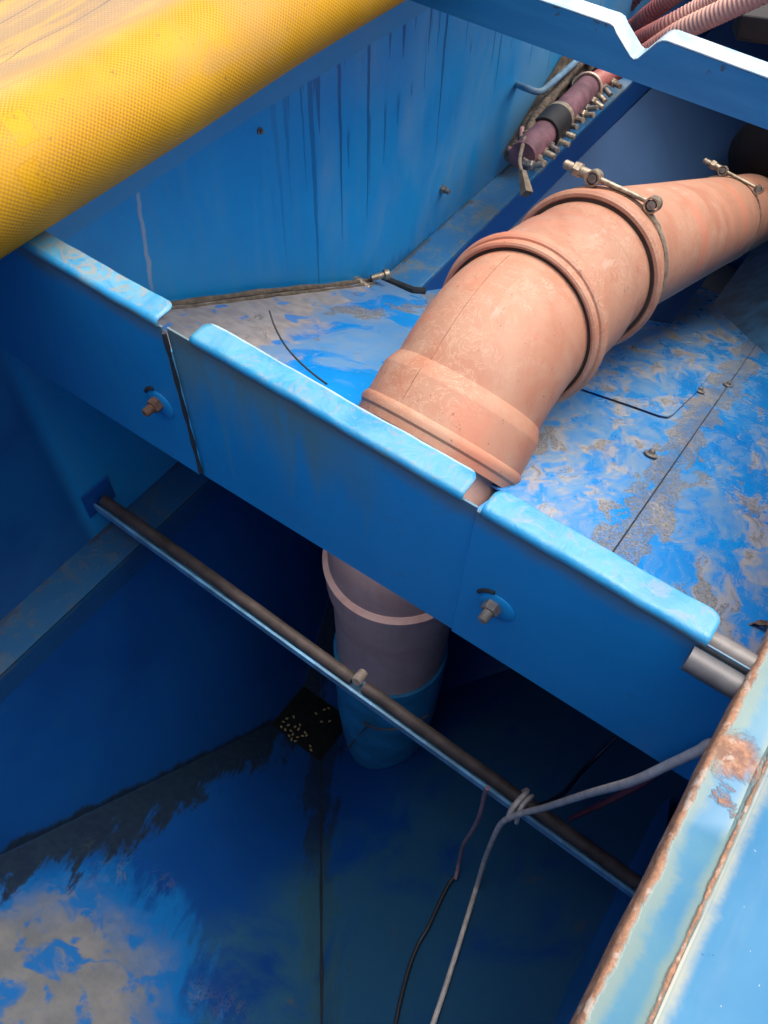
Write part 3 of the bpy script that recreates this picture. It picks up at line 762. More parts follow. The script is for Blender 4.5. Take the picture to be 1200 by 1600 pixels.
M_BEAM = m.done(cB, 0.42, 0, st, .2, .002)
m = M('beam_flange_paint'); nn = m.noise(12, 5, .6)
M_BEAMT = m.done(m.mix(nn.sm(.35, .65), (0.26, 0.44, 0.53), (0.50, 0.57, 0.58)), 0.22, 0, nn, .2, .001)
beam = thing('cross_beam', (-0.34, YB, zbm), 'blue cross beam with a V notch and pale folded top edge above the rear bay', 'beam')
b = B(); kk = len(top)
pts = [(x, YB, z) for x, z in top] + [(XR - .002, YB, zbm), (XW + .002, YB, zbm)]
b.slab(pts, 0.004); obj('web', b, M_BEAM, beam)
b = B(); vs = []
for x, z in top: vs += [(x, YB - .004, z + .001), (x, YB + .055, z + .001), (x, YB + .055, z + .005), (x, YB - .004, z + .005)]
fs = []
for i in range(kk - 1):
    for j in range(4): fs.append((i * 4 + j, i * 4 + (j + 1) % 4, (i + 1) * 4 + (j + 1) % 4, (i + 1) * 4 + j))
fs += [(3, 2, 1, 0), tuple((kk - 1) * 4 + j for j in range(4))]
b.add(vs, fs); obj('flange', b, M_BEAMT, beam, smooth=True, auto=60, bevel=0.0012)

# ------------------------------------------------------------------ cross bar low in the front bay
YR = 0.072
r0 = U(145, 783, 1, YR); r1 = U(990, 1392, 1, YR); r1 = r0 + (r1 - r0) * ((XR - 0.03 - r0[0]) / (r1[0] - r0[0]))
tpk = (U(550, 1064, 1, YR)[0] - r0[0]) / (r1[0] - r0[0])
bar = thing('cross_bar', tuple(r0), 'long rusty tube bar with a thin pale blue strip crossing the dark front bay', 'bar')
M_TUBE = plain('rusty_tube', (0.058, 0.045, 0.040), 0.65, .1, .45, 18, .4)
M_STRIP = plain('strip_paint', (0.10, 0.28, 0.46), 0.5, 0, .35, 20)
rd = r1 - r0
b = B(); P_ = [r0 + rd * t + np.array([0, 0.022, 0.004 * math.sin(t * 9)]) for t in np.linspace(0.012, tpk - .008, 20)]
b.tube(P_, 0.0165, 18); obj('tube', b, M_TUBE, bar, smooth=True)
b = B(); P_ = [r0 + rd * t + np.array([0, 0.023, -0.004]) for t in np.linspace(tpk + .012, 0.99, 20)]
b.tube(P_, 0.0165, 18); obj('tube', b, M_TUBE, bar, smooth=True)
b = B()
for (dy0, dy1, dz0, dz1) in ((-.006, 0.002, -.036, -.006), (0.002, .045, -.036, -.032)):
    q0 = r0 + rd * .003; q1 = r1
    b.add([q0 + (0, dy0, dz0), q1 + (0, dy0, dz0), q1 + (0, dy1, dz0), q0 + (0, dy1, dz0), q0 + (0, dy0, dz1), q1 + (0, dy0, dz1), q1 + (0, dy1, dz1), q0 + (0, dy1, dz1)],
          [(0, 3, 2, 1), (4, 5, 6, 7), (0, 1, 5, 4), (1, 2, 6, 5), (2, 3, 7, 6), (3, 0, 4, 7)])
obj('angle_strip', b, M_STRIP, bar, bevel=0.001)
b = B(); b.box(r0 + (-.0, -.03, -.05), r0 + (.006, .07, .05)); obj('end_bracket', b, M_DARKBLUE, bar, bevel=0.002)
pk = r0 + rd * tpk + np.array([0, .018, .006])
b = B(); b.lathe(pk + (0, .03, 0), (0.1, -1, .35), [(0, .014), (.034, .0155), (.038, .012)], 16); obj('peg', b, plain('pale_peg', (.22, .19, .16), .7), bar, smooth=True)

# ------------------------------------------------------------------ terracotta drain pipe
M_PIPE = mat_pipe('terracotta_plastic'); ml = M('dusty_lower_pipe'); nl_ = ml.noise(7, 5, .6, .6); vs_ = ml.noise(1.0, 5, .6, 0, ml.xyz(ml.x * 40, ml.y * 40, ml.z * 2.5))
cl_ = ml.mix(nl_.sm(.3, .7), (.55, .34, .28), (.66, .45, .39)); cl_ = ml.mix(vs_.sm(.5, .75) * .35, cl_, (.42, .27, .22))
M_PIPEL = ml.done(cl_, .6, 0, nl_ + vs_, .25, .0015)
def ax(y, z): return np.array([XP, y, z])
def stitch(path):                         # path: list of (Y,Z); returns cumulative lengths + interpolator
    P = np.array([[XP, y, z] for y, z in path]); s = np.r_[0, np.cumsum(np.linalg.norm(np.diff(P, axis=0), axis=1))]
    def at(t):
        t = np.clip(t, -1, s[-1] + 1); p = np.array([np.interp(t, s, P[:, i]) for i in range(3)])
        e = 0.004; q1 = np.array([np.interp(min(t + e, s[-1]), s, P[:, i]) for i in range(3)]); q0 = np.array([np.interp(max(t - e, 0), s, P[:, i]) for i in range(3)])
        return p, q1 - q0
    return at, s[-1]
def bez2(p0, p1, p2, n=28):
    return [((1 - t) ** 2 * p0[0] + 2 * t * (1 - t) * p1[0] + t * t * p2[0], (1 - t) ** 2 * p0[1] + 2 * t * (1 - t) * p1[1] + t * t * p2[1]) for t in np.linspace(0, 1, n)]
R2, R3 = (0.895, -0.583), (1.290, -0.672)
CL = (0.569, -0.712)
STEP = (0.675, -0.640)
dirE = np.array([CL[0] - STEP[0], CL[1] - STEP[1]]); dirE /= np.linalg.norm(dirE)
dC = np.array([R2[0] - R3[0], R2[1] - R3[1]]); dC /= np.linalg.norm(dC)
# elbow: from inside ring 2, bend, step to socket, collar
A_ = np.linalg.solve(np.array([[dC[0], -(-dirE[0])], [dC[1], -(-dirE[1])]]), np.array([STEP[0] - R2[0], STEP[1] - R2[1]]))
ctrl = (R2[0] + dC[0] * A_[0], R2[1] + dC[1] * A_[0])
pe = [(R2[0] - dC[0] * .05, R2[1] - dC[1] * .05)] + bez2(R2, ctrl, STEP) + [(STEP[0] + dirE[0] * .05, STEP[1] + dirE[1] * .05), CL, (CL[0] + dirE[0] * .03, CL[1] + dirE[1] * .03)]
at, Ltot = stitch(pe)
sCol = Ltot - 0.03; sStep = sCol - np.hypot(CL[0] - STEP[0], CL[1] - STEP[1])
RE = 0.196
rad = [(0.0, RE), (0.05, RE)] + [(0.05 + (sStep - 0.062) * t, RE) for t in np.linspace(0, 1, 26)][1:] + \
      [(sStep - .008, RE + .0005), (sStep - .006, RE + .0025), (sStep + .024, RE + .0165), (sStep + .028, RE + .0175), (sCol - .020, RE + .0185), (sCol - .017, RE + .0215), (sCol - .012, RE + .0245), (sCol - .004, RE + .0260), (sCol + .006, RE + .0245), (sCol + .012, RE + .020), (sCol + .03, RE + .018)]
b = B(); b.tube_sec([(*at(s), r) for s, r in rad], 96, cap=False)
elb = obj('pipe_elbow', b, M_PIPE, None, smooth=True, auto=22, label='big terracotta pipe elbow bending down just behind the middle panel', cat='pipe')
# mould seam on the elbow
mp = []
for s in np.linspace(0.07, sCol - 0.03, 40):
    p, t = at(s); t = t / np.linalg.norm(t); n_ = np.cross(t, [1, 0, 0]); n_ = n_ / np.linalg.norm(n_)
    if n_[2] < 0: n_ = -n_
    a = math.radians(-16); r = RE if s < sStep - .006 else (RE + .018 if s > sStep + .026 else RE + .0004 + .0176 * (s - sStep + .006) / .032)
    xd = np.array([1, 0, 0.]); mp.append(p + (n_ * math.cos(a) + xd * math.sin(a)) * (r + 0.0002))
b = B(); b.tube(mp, 0.0009, 6); o = obj('mould_seam', b, plain('seam_line', (.30, .13, .07), .6), elb, smooth=True)
# coupling between ring 2 and ring 3
pc = [(R3[0] - dC[0] * .08, R3[1] - dC[1] * .08), R3, R2, (R2[0] + dC[0] * .02, R2[1] + dC[1] * .02)]
at, Lc = stitch(pc); s2 = Lc - .02; s3 = .08
rad = [(0, .200), (s3 - .01, .200), (s3 + .11, .2005), (s3 + .118, .2015), (s3 + .135, .2075), (s3 + .142, .2085), (s2 - .085, .2095), (s2 - .080, .2105), (s2 - .066, .2165), (s2 - .050, .2175), (s2 - .046, .220), (s2 - .040, .2265), (s2 - .028, .2290), (s2 - .014, .2275), (s2 - .008, .223), (s2 - .007, .2175), (s2 - .004, .2165), (s2 + .000, .2190), (s2 + .008, .2200), (s2 + .016, .2170), (s2 + .019, .2115), (s2 + .017, .2055), (s2 + .010, .2030), (s2 - .004, .2025)]
b = B(); b.tube_sec([(*((at(s)[0], at(0.2)[1])), r) for s, r in rad], 96, cap=False)
obj('pipe_coupling', b, M_PIPE, None, smooth=True, auto=20, label='wide terracotta pipe coupling with ribbed rim between elbow and clamp', cat='pipe')
cpl = bpy.data.objects['pipe_coupling']
M_GSK = plain('gasket_rubber', (0.035, 0.022, 0.016), .7)  # dark rubber rings added so the rim grooves show a shaded line
g0, gt = at(s2 + .008)
b = B(); b.lathe(g0, gt, [(-.010, .1955), (.003, .1955), (.005, .198), (.005, .2015), (.003, .2035), (-.010, .2035)], 96, cap=False); obj('gasket', b, M_GSK, cpl, smooth=True)
# straight pipe with bell end (ring 3)
FAR = (3.72, -1.838)
dP = np.array([FAR[0] - R3[0], FAR[1] - R3[1]]); dP /= np.linalg.norm(dP)
# bell axis starts along the coupling and turns a little into the long run
pb = [(R3[0] + dC[0] * .02, R3[1] + dC[1] * .02)] + bez2((R3[0] - dC[0] * .02, R3[1] - dC[1] * .02), (R3[0] - dC[0] * .10, R3[1] - dC[1] * .10), (R3[0] - dC[0] * .10 + dP[0] * .1, R3[1] - dC[1] * .10 + dP[1] * .1), 12) + [(4.6, -0.64 + (4.6 - 1.205) * dP[1] / dP[0])]
at, Lp = stitch(pb)
rad = [(.030, .203), (.020, .208), (.013, .2095), (.008, .214), (.009, .222), (.018, .2285), (.034, .2290), (.044, .2250), (.050, .2180), (.056, .2155), (.115, .215), (.125, .213), (.150, .200), (.158, .1985), (.3, .198), (.8, .197), (1.5, .196), (2.2, .195), (2.8, .195), (Lp, .195)]
b = B(); b.tube_sec([(*at(s), r) for s, r in rad], 96, cap=True)
obj('straight_pipe', b, M_PIPE, None, smooth=True, auto=20, label='long straight terracotta pipe sloping away beneath the rear beam', cat='pipe')
atP = at
spp = bpy.data.objects['straight_pipe']; g0, gt = at(.012)
b = B(); b.lathe(g0, gt, [(.004, .199), (-.001, .2005), (-.001, .2095), (.004, .2115)], 96, cap=False); obj('gasket', b, M_GSK, spp, smooth=True)
# lower pipe below the partition
pl = [(CL[0] + .06, CL[1] + .05), CL] + bez2((CL[0] + dirE[0] * .05, CL[1] + dirE[1] * .05), (YP, CL[1] - .13), (YP, CL[1] - .30), 20) + [(YP, -1.95)]
at, Ll = stitch(pl)
zring = -1.055
sr = Ll - (zring + 1.95)
sr = Ll - (1.95 + zring)
rad = [(0.06, .195), (.1, .195)] + [(.1 + (sr - .1 - .02) * t, .190) for t in np.linspace(0.3, 1, 24)] + [(sr - .010, .190), (sr - .009, .193), (sr - .008, .194), (sr - .003, .199), (sr + .004, .2045), (sr + .014, .2045), (sr + .022, .2005), (sr + .10, .198), (sr + .118, .196), (sr + .145, .1825), (sr + .155, .1815), (Ll, .1695)]
b = B(); b.tube_sec([(*at(s), r) for s, r in rad], 80, cap=False)
obj('lower_pipe', b, M_PIPEL, None, smooth=True, auto=20, label='upright dusty terracotta pipe below the middle panel standing in a blue stub', cat='pipe')

# ------------------------------------------------------------------ T-bolt hose clamps
def clamp(s, r, label, phi0=100, phi1=62, bl=0.23):
    p, t = atP(s); t = t / np.linalg.norm(t); X_ = np.array([1, 0, 0.]); N_ = np.cross(X_, t); N_ /= np.linalg.norm(N_)
    if N_[2] < 0: N_ = -N_
    pt = lambda a, rr, off=0.0: p + rr * (math.cos(math.radians(a)) * X_ + math.sin(math.radians(a)) * N_) + t * off
    T = thing('hose_clamp', tuple(pt(90, r)), label, 'hose clamp', 'bolted hose clamps on the pipe')
    # band: rectangular section ring, open between the lugs
    b = B(); aa = np.linspace(phi0, phi1 + 360, 110); vs = []
    for a in aa: vs += [pt(a, r, -.013), pt(a, r, .013), pt(a, r + .0025, .013), pt(a, r + .0025, -.013)]
    fs = []
    for i in range(len(aa) - 1):
        for j in range(4): fs.append((i * 4 + j, i * 4 + (j + 1) % 4, (i + 1) * 4 + (j + 1) % 4, (i + 1) * 4 + j))
    fs += [(0, 1, 2, 3), tuple((len(aa) - 1) * 4 + j for j in (3, 2, 1, 0))]
    b.add(vs, fs); obj('band', b, M_STEEL, T)
    # bridge plate under the gap
    b = B(); ab = np.linspace(phi1 - 6, phi0 + 6, 16); vs = []
    for a in ab: vs += [pt(a, r - .001, -.012), pt(a, r - .001, .012), pt(a, r + .0012, .012), pt(a, r + .0012, -.012)]
    fs = []
    for i in range(15):
        for j in range(4): fs.append((i * 4 + j, i * 4 + (j + 1) % 4, (i + 1) * 4 + (j + 1) % 4, (i + 1) * 4 + j))
    b.add(vs, fs); obj('bridge', b, M_RUSTY, T)
    for a in (phi0, phi1):
        c = pt(a, r + .024)
        # loop: strap folded round a trunnion
        b = B(); ra = math.radians(a)
        er = math.cos(ra) * X_ + math.sin(ra) * N_; et = -math.sin(ra) * X_ + math.cos(ra) * N_
        sg = 1 if a == phi0 else -1
        arc = [c + er * (.021 * math.sin(q)) + et * (.021 * math.cos(q)) for q in np.linspace(0, 2 * math.pi, 24, endpoint=False)]
        vs = []
        for i, q in enumerate(np.linspace(0, 2 * math.pi, 24, endpoint=False)):
            e = er * math.sin(q) + et * math.cos(q)
            vs += [c + e * .0165 - t * .017, c + e * .0165 + t * .017, c + e * .0215 + t * .017, c + e * .0215 - t * .017]
        fs = []
        for i in range(24):
            i2 = (i + 1) % 24
            for j in range(4): fs.append((i * 4 + j, i * 4 + (j + 1) % 4, i2 * 4 + (j + 1) % 4, i2 * 4 + j))
        b.add(vs, fs)
        # the strap's tail spot-welded on the band
        vs = []
        for aq in np.linspace(a, a + sg * 16, 6):
            vs += [pt(aq, r + .0026, -.0125), pt(aq, r + .0026, .0125), pt(aq, r + .0052, .0125), pt(aq, r + .0052, -.0125)]
        fs = []
        for i in range(5):
            for j in range(4): fs.append((i * 4 + j, i * 4 + (j + 1) % 4, (i + 1) * 4 + (j + 1) % 4, (i + 1) * 4 + j))
        b.add(vs, fs); obj('lug', b, M_STEEL, T, smooth=True)
        b = B(); b.lathe(c - t * .016, t, [(0, .0115), (.001, .0125), (.031, .0125), (.032, .0115)], 16); obj('trunnion', b, M_STEELD, T, smooth=True)
    c0_, c1_ = pt(phi1, r + .026), pt(phi0, r + .026); d = (c1_ - c0_); ln = np.linalg.norm(d); d /= ln
    b = B(); n = 46; Lb = bl
    b.lathe(c0_, d, [(0, .0058)] + [(ln * .35 + (Lb - ln * .35) * i / n, .0085 if i % 2 else .0075) for i in range(n)] + [(Lb, .004)], 14); obj('bolt', b, M_STEEL, T, smooth=True)
    b = B(); b.lathe(c0_ + d * (ln + .012), d, [(0, .0145), (.03, .0145)], 14); obj('sleeve', b, M_STEEL, T, smooth=True)
    b = B(); b.hexp(c0_ + d * (ln + .042), d, .021, .022); obj('nut', b, M_STEEL, T)
    b = B(); b.lathe(c0_ + d * (ln + .062), d, [(0, .0125), (Lb - ln - .055, .0125), (Lb - ln - .05, .006)], 14); obj('stud_end', b, M_STEEL, T, smooth=True)
    return T
clamp(0.090, .2155, 'nearer steel hose clamp with a T bolt on top, behind the big ribbed rim', 110, 66, 0.265)
clamp(1.90, .1965, 'farther steel hose clamp with a T bolt on the long straight pipe', 108, 60, 0.27)

# ------------------------------------------------------------------ yellow tarpaulin
def tarp():
    ys = np.linspace(-1.0, 2.6, 150); vs = []; uv = {}
    def prof(y):
        f = np.clip((y + 0.2) / 1.4, 0, 1); r = 0.101 - 0.024 * f
        xc = -(0.537 + 0.213 * r) / 0.617 + 0.004 * math.sin(y * 5 + 1); zc = ZT + 0.003 + r
        pts = []
        for a in np.linspace(-125, 78, 44):
            ra = math.radians(a); rr = r * (1 + 0.025 * math.sin(3 * ra + y * 2.5) + 0.012 * math.sin(y * 9 + ra * 2))
            pts.append((xc + rr * math.cos(ra), zc + rr * math.sin(ra)))
        x0, z0 = pts[-1]
        for i in range(1, 52):
            t = i / 51; x = x0 - t * 0.95
            fold = 0.012 * math.exp(-((t - .13) / .05) ** 2) * (1 if y > -0.1 else .4)
            z = z0 + 0.012 * math.sin(min(1, t * 4) * math.pi) * 0.6 - 0.03 * t - 0.05 * t * t * 2 + 0.010 * math.sin(t * 22 + y * 3.2) * min(1, t * 5) + 0.006 * math.sin(t * 47 - y * 6 + 2 * math.sin(y * 2)) * min(1, t * 3) - fold
            pts.append((x, max(z, 0.03 if x > XW - .15 else -2)))
        return pts
    n = None
    for i, y in enumerate(ys):
        pr = prof(y); n = len(pr); acc = 0.0
        for j, (x, z) in enumerate(pr):
            if j: acc += math.hypot(x - pr[j - 1][0], z - pr[j - 1][1])
            yy = y + 0.012 * math.sin(j * .15)
            uv[len(vs)] = (y, acc); vs.append((x, yy, z))
    fs = [(i * n + j, (i + 1) * n + j, (i + 1) * n + j + 1, i * n + j + 1) for i in range(len(ys) - 1) for j in range(n - 1)]
    b = B(); b.add(vs, fs); b.uv = uv
    o = obj('tarpaulin', b, mat_tarp(), None, smooth=True, auto=80, label='dirty yellow mesh tarpaulin rolled over the panel and beam along the left wall', cat='tarp')
    md = o.modifiers.new('solid', 'SOLIDIFY'); md.thickness = 0.003; md.offset = 0
tarp()

# ------------------------------------------------------------------ valve manifold and red hoses at the rear left
man = thing('pipe_manifold', tuple(D(850, 200, 3.15)), 'cluttered purple pipe manifold with black sleeve and bolts on the rear left ledge', 'pipe manifold')
M_PURP = plain('purple_plastic', (0.135, 0.062, 0.080), 0.65, 0, .45, 14)
M_RED = plain('red_hose', (0.20, 0.028, 0.035), 0.5, 0, .3, 20)
M_BROWN = plain('brown_dirt', (0.060, 0.048, 0.036), 0.9, 0, .5, 30, .8)
a0, a1 = D(824, 236, 2.98), D(925, 130, 3.45)
dm = a1 - a0
b = B(); b.tube([a0 + dm * t for t in np.linspace(-.07, 0.93, 10)], .050, 24); obj('pipe', b, M_PURP, man, smooth=True)
b = B(); L_ = np.linalg.norm(dm); b.lathe(a0 + dm * .22, dm, [(0, .052), (0, .060), (.002, .062), (.15, .062), (.152, .060), (.152, .052)], 32, cap=False); obj('sleeve', b, M_RUBBER, man, smooth=True)
b = B(); b.lathe(a0 + dm * .22 + dm / L_ * .152, dm, [(0, .052), (0, .061), (.03, .061), (.03, .052)], 32, cap=False); obj('band', b, M_STEEL, man, smooth=True)
b = B(); b.tube([a0 + dm * .93 + dm / L_ * .0, a0 + dm * .95], [.056, .056], 24); obj('collar', b, M_STEEL, man, smooth=True)
b = B()
c = a0 + dm * .92; tq = dm / L_; e1 = np.cross(tq, [0, 0, 1.]); e1 /= np.linalg.norm(e1); e2 = np.cross(tq, e1)
b.tube([c + (e1 * math.cos(a) + e2 * math.sin(a)  ) * .058 for a in np.linspace(0, 2 * math.pi, 24, endpoint=False)], .006, 8, closed=True); obj('clamp_ring', b, plain('pale_ring', (.55, .42, .33), .4, .3), man, smooth=True)
# grimy backing plate and mud on the wall side
q0, q1, q2, q3 = U(785, 240, 0, XW + .01), U(880, 85, 0, XW + .01), U(960, 70, 0, XW + .12), U(835, 215, 0, XW + .10)
b = B(); b.slab([q0, q3, q2, q1], .01); obj('backing_plate', b, M_BROWN, man)
def ribbed(path, r, pitch, amp):
    P = bez(path, 40); A = np.array(P); q_ = np.r_[0, np.cumsum(np.linalg.norm(np.diff(A, axis=0), axis=1))]
    n = int(q_[-1] / pitch * 5); Q = []; rr = []
    for i in range(n):
        t = q_[-1] * i / (n - 1); Q.append(np.array([np.interp(t, q_, A[:, k]) for k in range(3)])); rr.append(r * (1 + amp * math.cos(2 * math.pi * t / pitch) + .10 * math.sin(t * 31 + 1)))
    b = B(); b.tube(Q, rr, 12); return b
M_LOOM = plain('muddy_loom', (.085, .065, .045), .85, 0, .6, 45, .8)
for k_, (pth_, rr_) in enumerate((([D(798, 245, 3.02), D(815, 215, 3.08), D(835, 180, 3.2), D(858, 148, 3.35), D(880, 112, 3.55), D(915, 75, 3.7)], .022),
                                  ([D(812, 235, 2.99), D(828, 200, 3.06), D(848, 168, 3.18), D(872, 140, 3.32), D(900, 105, 3.5), D(930, 80, 3.6)], .018))):
    obj('cable_loom', ribbed(pth_, rr_, .030 if k_ else .022, .14), M_LOOM, man, smooth=True, auto=80)
for i in range(14):
    t = random.random(); s_ = .4 + .6 * random.random()
    p = q0 + (q1 - q0) * t; p2 = q3 + (q2 - q3) * t; p = p + (p2 - p) * s_ + np.array([.012, 0, .012])
    b = B(); h_ = .014 + .018 * random.random()
    b.hexp(p, (1, random.uniform(-.6, .6), random.uniform(-.2, .6)), h_, h_ * 1.2)
    obj('flange_nut', b, M_BROWN if i % 3 else M_STEELD, man, bevel=.002)
# row of flange bolts along the ledge edge
for i in range(15):
    t = i / 14.0; u_ = 830 + (965 - 830) * t; v_ = 258 + (118 - 258) * t
    p = D(u_ + random.uniform(-3, 3), v_ + random.uniform(-3, 3), 2.93 + .62 * t)
    b = B(); dd_ = (random.uniform(.5, 1), random.uniform(-.5, .1), random.uniform(-.1, .5))
    b.lathe(p, dd_, [(0, .011), (.055, .011), (.056, .008)], 10); b.hexp(p + np.array([0, 0, .0]), dd_, .019, .016)
    b.hexp(p - np.array([0.02, -.01, .01]), (0.2, .6, 1), .024, .02)
    obj('bolt', b, M_STEEL if i % 3 else M_STEELD, man)
# handle rod on the wall and hanging hook
h0 = U(808, 132, 0, XW); h1 = h0 + np.array([.10, .02, .0])
b = B(); b.tube(bez([h0, D(820, 137, 3.18), D(843, 143, 3.16), D(862, 130, 3.22), D(905, 92, 3.45)], 8), .0125, 12); obj('handle', b, plain('pale_blue_rod', (.10, .19, .27), .5), man, smooth=True)
b = B(); b.tube(bez([D(820, 215, 2.95), D(812, 250, 2.85), D(817, 275, 2.8)], 6), .007, 8); b.tube([D(816, 268, 2.8), D(823, 303, 2.78)], [.014, .022], 4); obj('hook', b, M_SEAL, man, smooth=True)
b = B(); b.tube(bez([D(795, 232, 3.0), D(803, 237, 2.98), D(813, 228, 3.0), D(816, 200, 3.05)], 8), .009, 8); obj('wire', b, plain('pink_wire', (.30, .16, .14), .5), man, smooth=True)

def hose(label, path, r, mat):
    P = bez(path, 60); s = np.r_[0, np.cumsum([np.linalg.norm(P[i + 1] - P[i]) for i in range(len(P) - 1)])]
    pitch = r * .42; n = int(s[-1] / pitch * 6); Q = []; rr = []
    A = np.array(P)
    for i in range(n):
        t = s[-1] * i / (n - 1); Q.append(np.array([np.interp(t, s, A[:, k]) for k in range(3)])); rr.append(r * (1 + .045 * math.cos(2 * math.pi * t / pitch)))
    b = B(); b.tube(Q, rr, 20)
    return obj('corrugated_hose', b, mat, None, smooth=True, auto=80, label=label, cat='hose', group='red corrugated hoses behind the beam')
def mat_hose():
    m = M('corrugated_red'); n = m.noise(4, 4)
    return m.done(m.mix((m.x * 0.8 + n * 0.6 + m.z * .5).sm(-1.05, -0.55), (0.26, 0.06, 0.055), (0.58, 0.33, 0.26)), .5, 0, m.noise(60, 3), .2, .001)
M_HOSE = mat_hose()
hose('lowest red ribbed hose leading from the manifold under the beam up to the right', [a1 - dm * .06, D(958, 112, 3.55), D(1000, 90, 3.5), D(1062, 50, 3.3), D(1130, 17, 3.15), D(1215, -22, 3.0)], .041, M_HOSE)
hose('second pale ribbed hose lying just above the lowest one behind the notch', [D(925, 105, 3.65), D(965, 82, 3.68), D(1003, 60, 3.55), D(1042, 40, 3.42), D(1100, 9, 3.3), D(1180, -30, 3.1)], .037, M_HOSE)
hose('third pale ribbed hose between its neighbours at the top edge', [D(930, 85, 3.85), D(965, 62, 3.85), D(996, 38, 3.75), D(1012, 24, 3.65), D(1042, 1, 3.55), D(1090, -34, 3.4)], .038, M_HOSE)
hose('darkest short ribbed hose farthest left at the top edge', [D(915, 70, 4.0), D(945, 42, 4.0), D(970, 16, 3.95), D(990, -6, 3.9), D(1020, -40, 3.8)], .042, plain('dark_red_hose', (.16, .05, .055), .5, 0, .3, 20))
# black block on the hoses and dark boot at the end of the pipe
bk = D(1185, 38, 3.4)
b = B(); b.tube_sec([(bk + (-.10, 0, .0), (1, .2, .1), .05), (bk + (-.07, 0, 0), (1, .2, .1), .085), (bk + (.12, .03, .02), (1, .2, .1), .085), (bk + (.14, .03, .02), (1, .2, .1), .06)], 6)
obj('hose_block', b, M_RUBBER, None, bevel=.006, label='black six-sided block at the right edge beside the red hoses', cat='block')
b = B(); b.tube(bez([D(1158, 290, 4.75), D(1185, 255, 4.6), D(1210, 230, 4.4), D(1260, 190, 4.2)], 12), [.10 + .10 * min(1, i / 18) for i in range(37)], 28)
obj('rubber_hose', b, plain('black_hose', (.006, .004, .005), .85), None, smooth=True, label='thick black rubber hose rising from the far end of the straight pipe', cat='hose')

# ------------------------------------------------------------------ cables in the front bay
pr_ = lambda u, v: UP(u, v, PLR) + np.array([-.006, 0, .012])
def hang(u, v):                          # whichever is nearer the camera: the bar's plane or just above the right slope
    p1 = U(u, v, 1, YR - .03); p2 = UP(u, v, PLR); d1 = np.linalg.norm(p1 - CAM); d2 = np.linalg.norm(p2 - CAM) - .022
    return CAM + (p1 - CAM) * (min(d1, d2) / d1)
def cable(label, pts, r, col, n=14, name='cable', rough=.5, grp=None):
    b = B(); b.tube(bez(pts, n), r, 12)
    return obj(name, b, plain(name + '_sheath', col, rough, 0, .2, 40), None, smooth=True, label=label, cat='cable', group=grp)
tie = r0 + rd * ((U(803, 1268, 1, YR)[0] - r0[0]) / rd[0]) + np.array([0, -.012, .0])
cable('pale grey cable tied to the cross bar and hanging down the front bay', [U(1125, 1157, 1, -.018) + np.array([.03, 0, .004]), U(1115, 1162, 1, -.02), U(1090, 1174, 1, -.028), U(1045, 1195, 1, -.03), U(985, 1222, 1, -.03), U(920, 1240, 1, 0.0), U(850, 1262, 1, .04), U(808, 1273, 1, .045), hang(786, 1284), hang(775, 1301), hang(766, 1322), hang(757, 1345), hang(745, 1385), hang(733, 1424), hang(722, 1460), hang(700, 1530), hang(680, 1590), hang(655, 1660)], .0075, (.52, .49, .44))
b = B(); ct = U(805, 1262, 1, YR)
b.tube([ct + np.array([.004 * math.sin(a * 2), .012 + .040 * math.cos(a), -.006 + .040 * math.sin(a)]) for a in np.linspace(0, 2 * math.pi, 28, endpoint=False)], .0075, 6, closed=True)
b.tube([ct + np.array([.016 + .004 * math.sin(a * 2 + 1), .012 + .036 * math.cos(a), -.006 + .036 * math.sin(a)]) for a in np.linspace(0, 2 * math.pi, 28, endpoint=False)], .0065, 6, closed=True)
obj('cable_tie', b, plain('white_tie', (.50, .47, .42), .5), None, smooth=True, label='off-white tie looped round the cross bar holding the grey cable', cat='tie')
cable('thin mauve cable dangling just below the cross bar', [hang(762, 1231), hang(757, 1243), hang(753, 1262), hang(746, 1283), hang(735, 1303), hang(724, 1320), hang(718, 1345), hang(712, 1372)], .006, (.26, .17, .20))
cable('thin black wire lying down the right slope of the front bay', [pr_(712, 1372), pr_(703, 1385), pr_(690, 1410), pr_(672, 1450), pr_(655, 1480), pr_(640, 1520), pr_(625, 1580), pr_(615, 1640)], .006, (.012, .015, .02))
cable('dark cable running back from the tie into the shadow under the right panel', [U(815, 1262, 1, .08), U(845, 1258, 1, .14), U(880, 1240, 1, .25), U(905, 1210, 1, .4), U(935, 1180, 1, .5), U(985, 1130, 1, .6)], .007, (.012, .02, .05))
cable('faint dull red cable in the shadow behind the grey cable', [U(890, 1280, 1, .20), U(930, 1262, 1, .16), U(975, 1240, 1, .10), U(1010, 1220, 1, .07), U(1060, 1185, 1, .03)], .007, (.16, .025, .035))
# thin stiff wire sticking up behind the middle panel
cable('thin curved black wire sticking up behind the middle panel', [U(421, 486, 1, .20), U(430, 512, 1, .17), U(448, 543, 1, .13), U(476, 573, 1, .09), U(510, 600, 1, .06)], .0016, (.02, .02, .02), name='wire')
# string round the stub
yS = YP - .19
cable('frayed string knotted round the blue pipe stub', [U(530, 1075, 1, yS + .05), U(548, 1105, 1, yS + .04), U(575, 1133, 1, yS), U(603, 1140, 1, yS - .01), U(640, 1135, 1, yS + .02), U(668, 1118, 1, yS + .10)], .004, (.08, .08, .075), name='string')
cable('loose string end hanging off the knot on the pipe stub', [U(575, 1133, 1, yS), U(560, 1150, 1, yS + .01), U(540, 1172, 1, yS + .02)], .003, (.09, .09, .085), name='string')

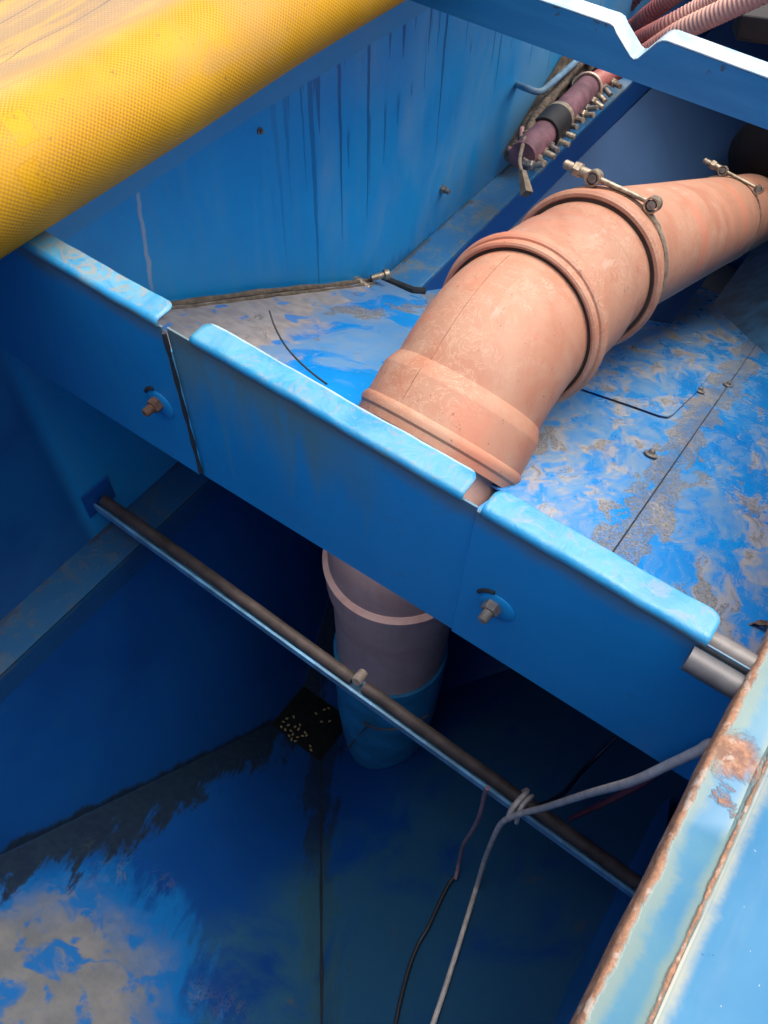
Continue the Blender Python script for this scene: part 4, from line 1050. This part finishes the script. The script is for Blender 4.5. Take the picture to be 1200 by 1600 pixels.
# ------------------------------------------------------------------ grain kernels on the outlet
gk = B(); gk.lathe((0, 0, 0), (1, 0, 0), [(-.0075, .001), (-.005, .0035), (0, .0048), (.005, .0035), (.0075, .001)], 8)
gm = plain('grain', (.24, .19, .10), .7)
spots = [(444, 1128), (452, 1133), (447, 1140), (456, 1142), (462, 1136), (468, 1139), (459, 1147), (453, 1150), (466, 1152), (474, 1150), (480, 1149), (449, 1123), (460, 1120), (441, 1136), (470, 1133), (503, 1128), (516, 1127), (515, 1107), (508, 1109), (495, 1115), (487, 1172), (486, 1166), (534, 1114), (463, 1158), (457, 1155), (478, 1145)]
PLO = (np.array([0, 0, 1.0]), ZO)
first = None
for i, (u, v) in enumerate(spots):
    p = UP(u, v, PLO)
    if p[1] > 0.44: p = UP(u, v, PLB)
    p = p + np.array([0, -.004, .006])
    if first is None:
        first = obj('grain_kernel', gk, gm, None, smooth=True); o = first
    else:
        o = first.copy(); COL.objects.link(o)
    o.location = tuple(p); o.rotation_euler = (0, random.uniform(-.3, .3), random.uniform(0, 3.1))
    o['label'] = 'pale grain kernel lying on the black hopper outlet'; o['category'] = 'grain'; o['group'] = 'grain kernels on the hopper outlet'

# dry crumpled leaf on the floor sheet by the right rim
lc = UP(1187, 984, FLOOR) + nf * 0.012
e1 = np.array([.8, .6, 0.0]); e1 /= np.linalg.norm(e1); e2 = np.cross(nf, e1)
b = B(); vs = []; nl = 12
for i in range(nl + 1):
    t = i / nl; wd = .016 * math.sin(math.pi * min(1, t * .95 + .03)) ** .7
    for j in range(5):
        q_ = (j / 4 - .5) * 2
        vs.append(lc + e1 * (t - .5) * .062 + e2 * (q_ * wd + .006 * math.sin(t * 7)) + nf * (.012 * abs(q_) * math.sin(t * 5 + j) + .004 * math.sin(t * 17)))
b.add(vs, [(i * 5 + j, (i + 1) * 5 + j, (i + 1) * 5 + j + 1, i * 5 + j + 1) for i in range(nl) for j in range(4)])
obj('dry_leaf', b, plain('dry_leaf_brown', (.16, .10, .07), .8, 0, .5, 60), None, smooth=True, label='crumpled brown dry leaf on the dusty floor by the right rim', cat='leaf')
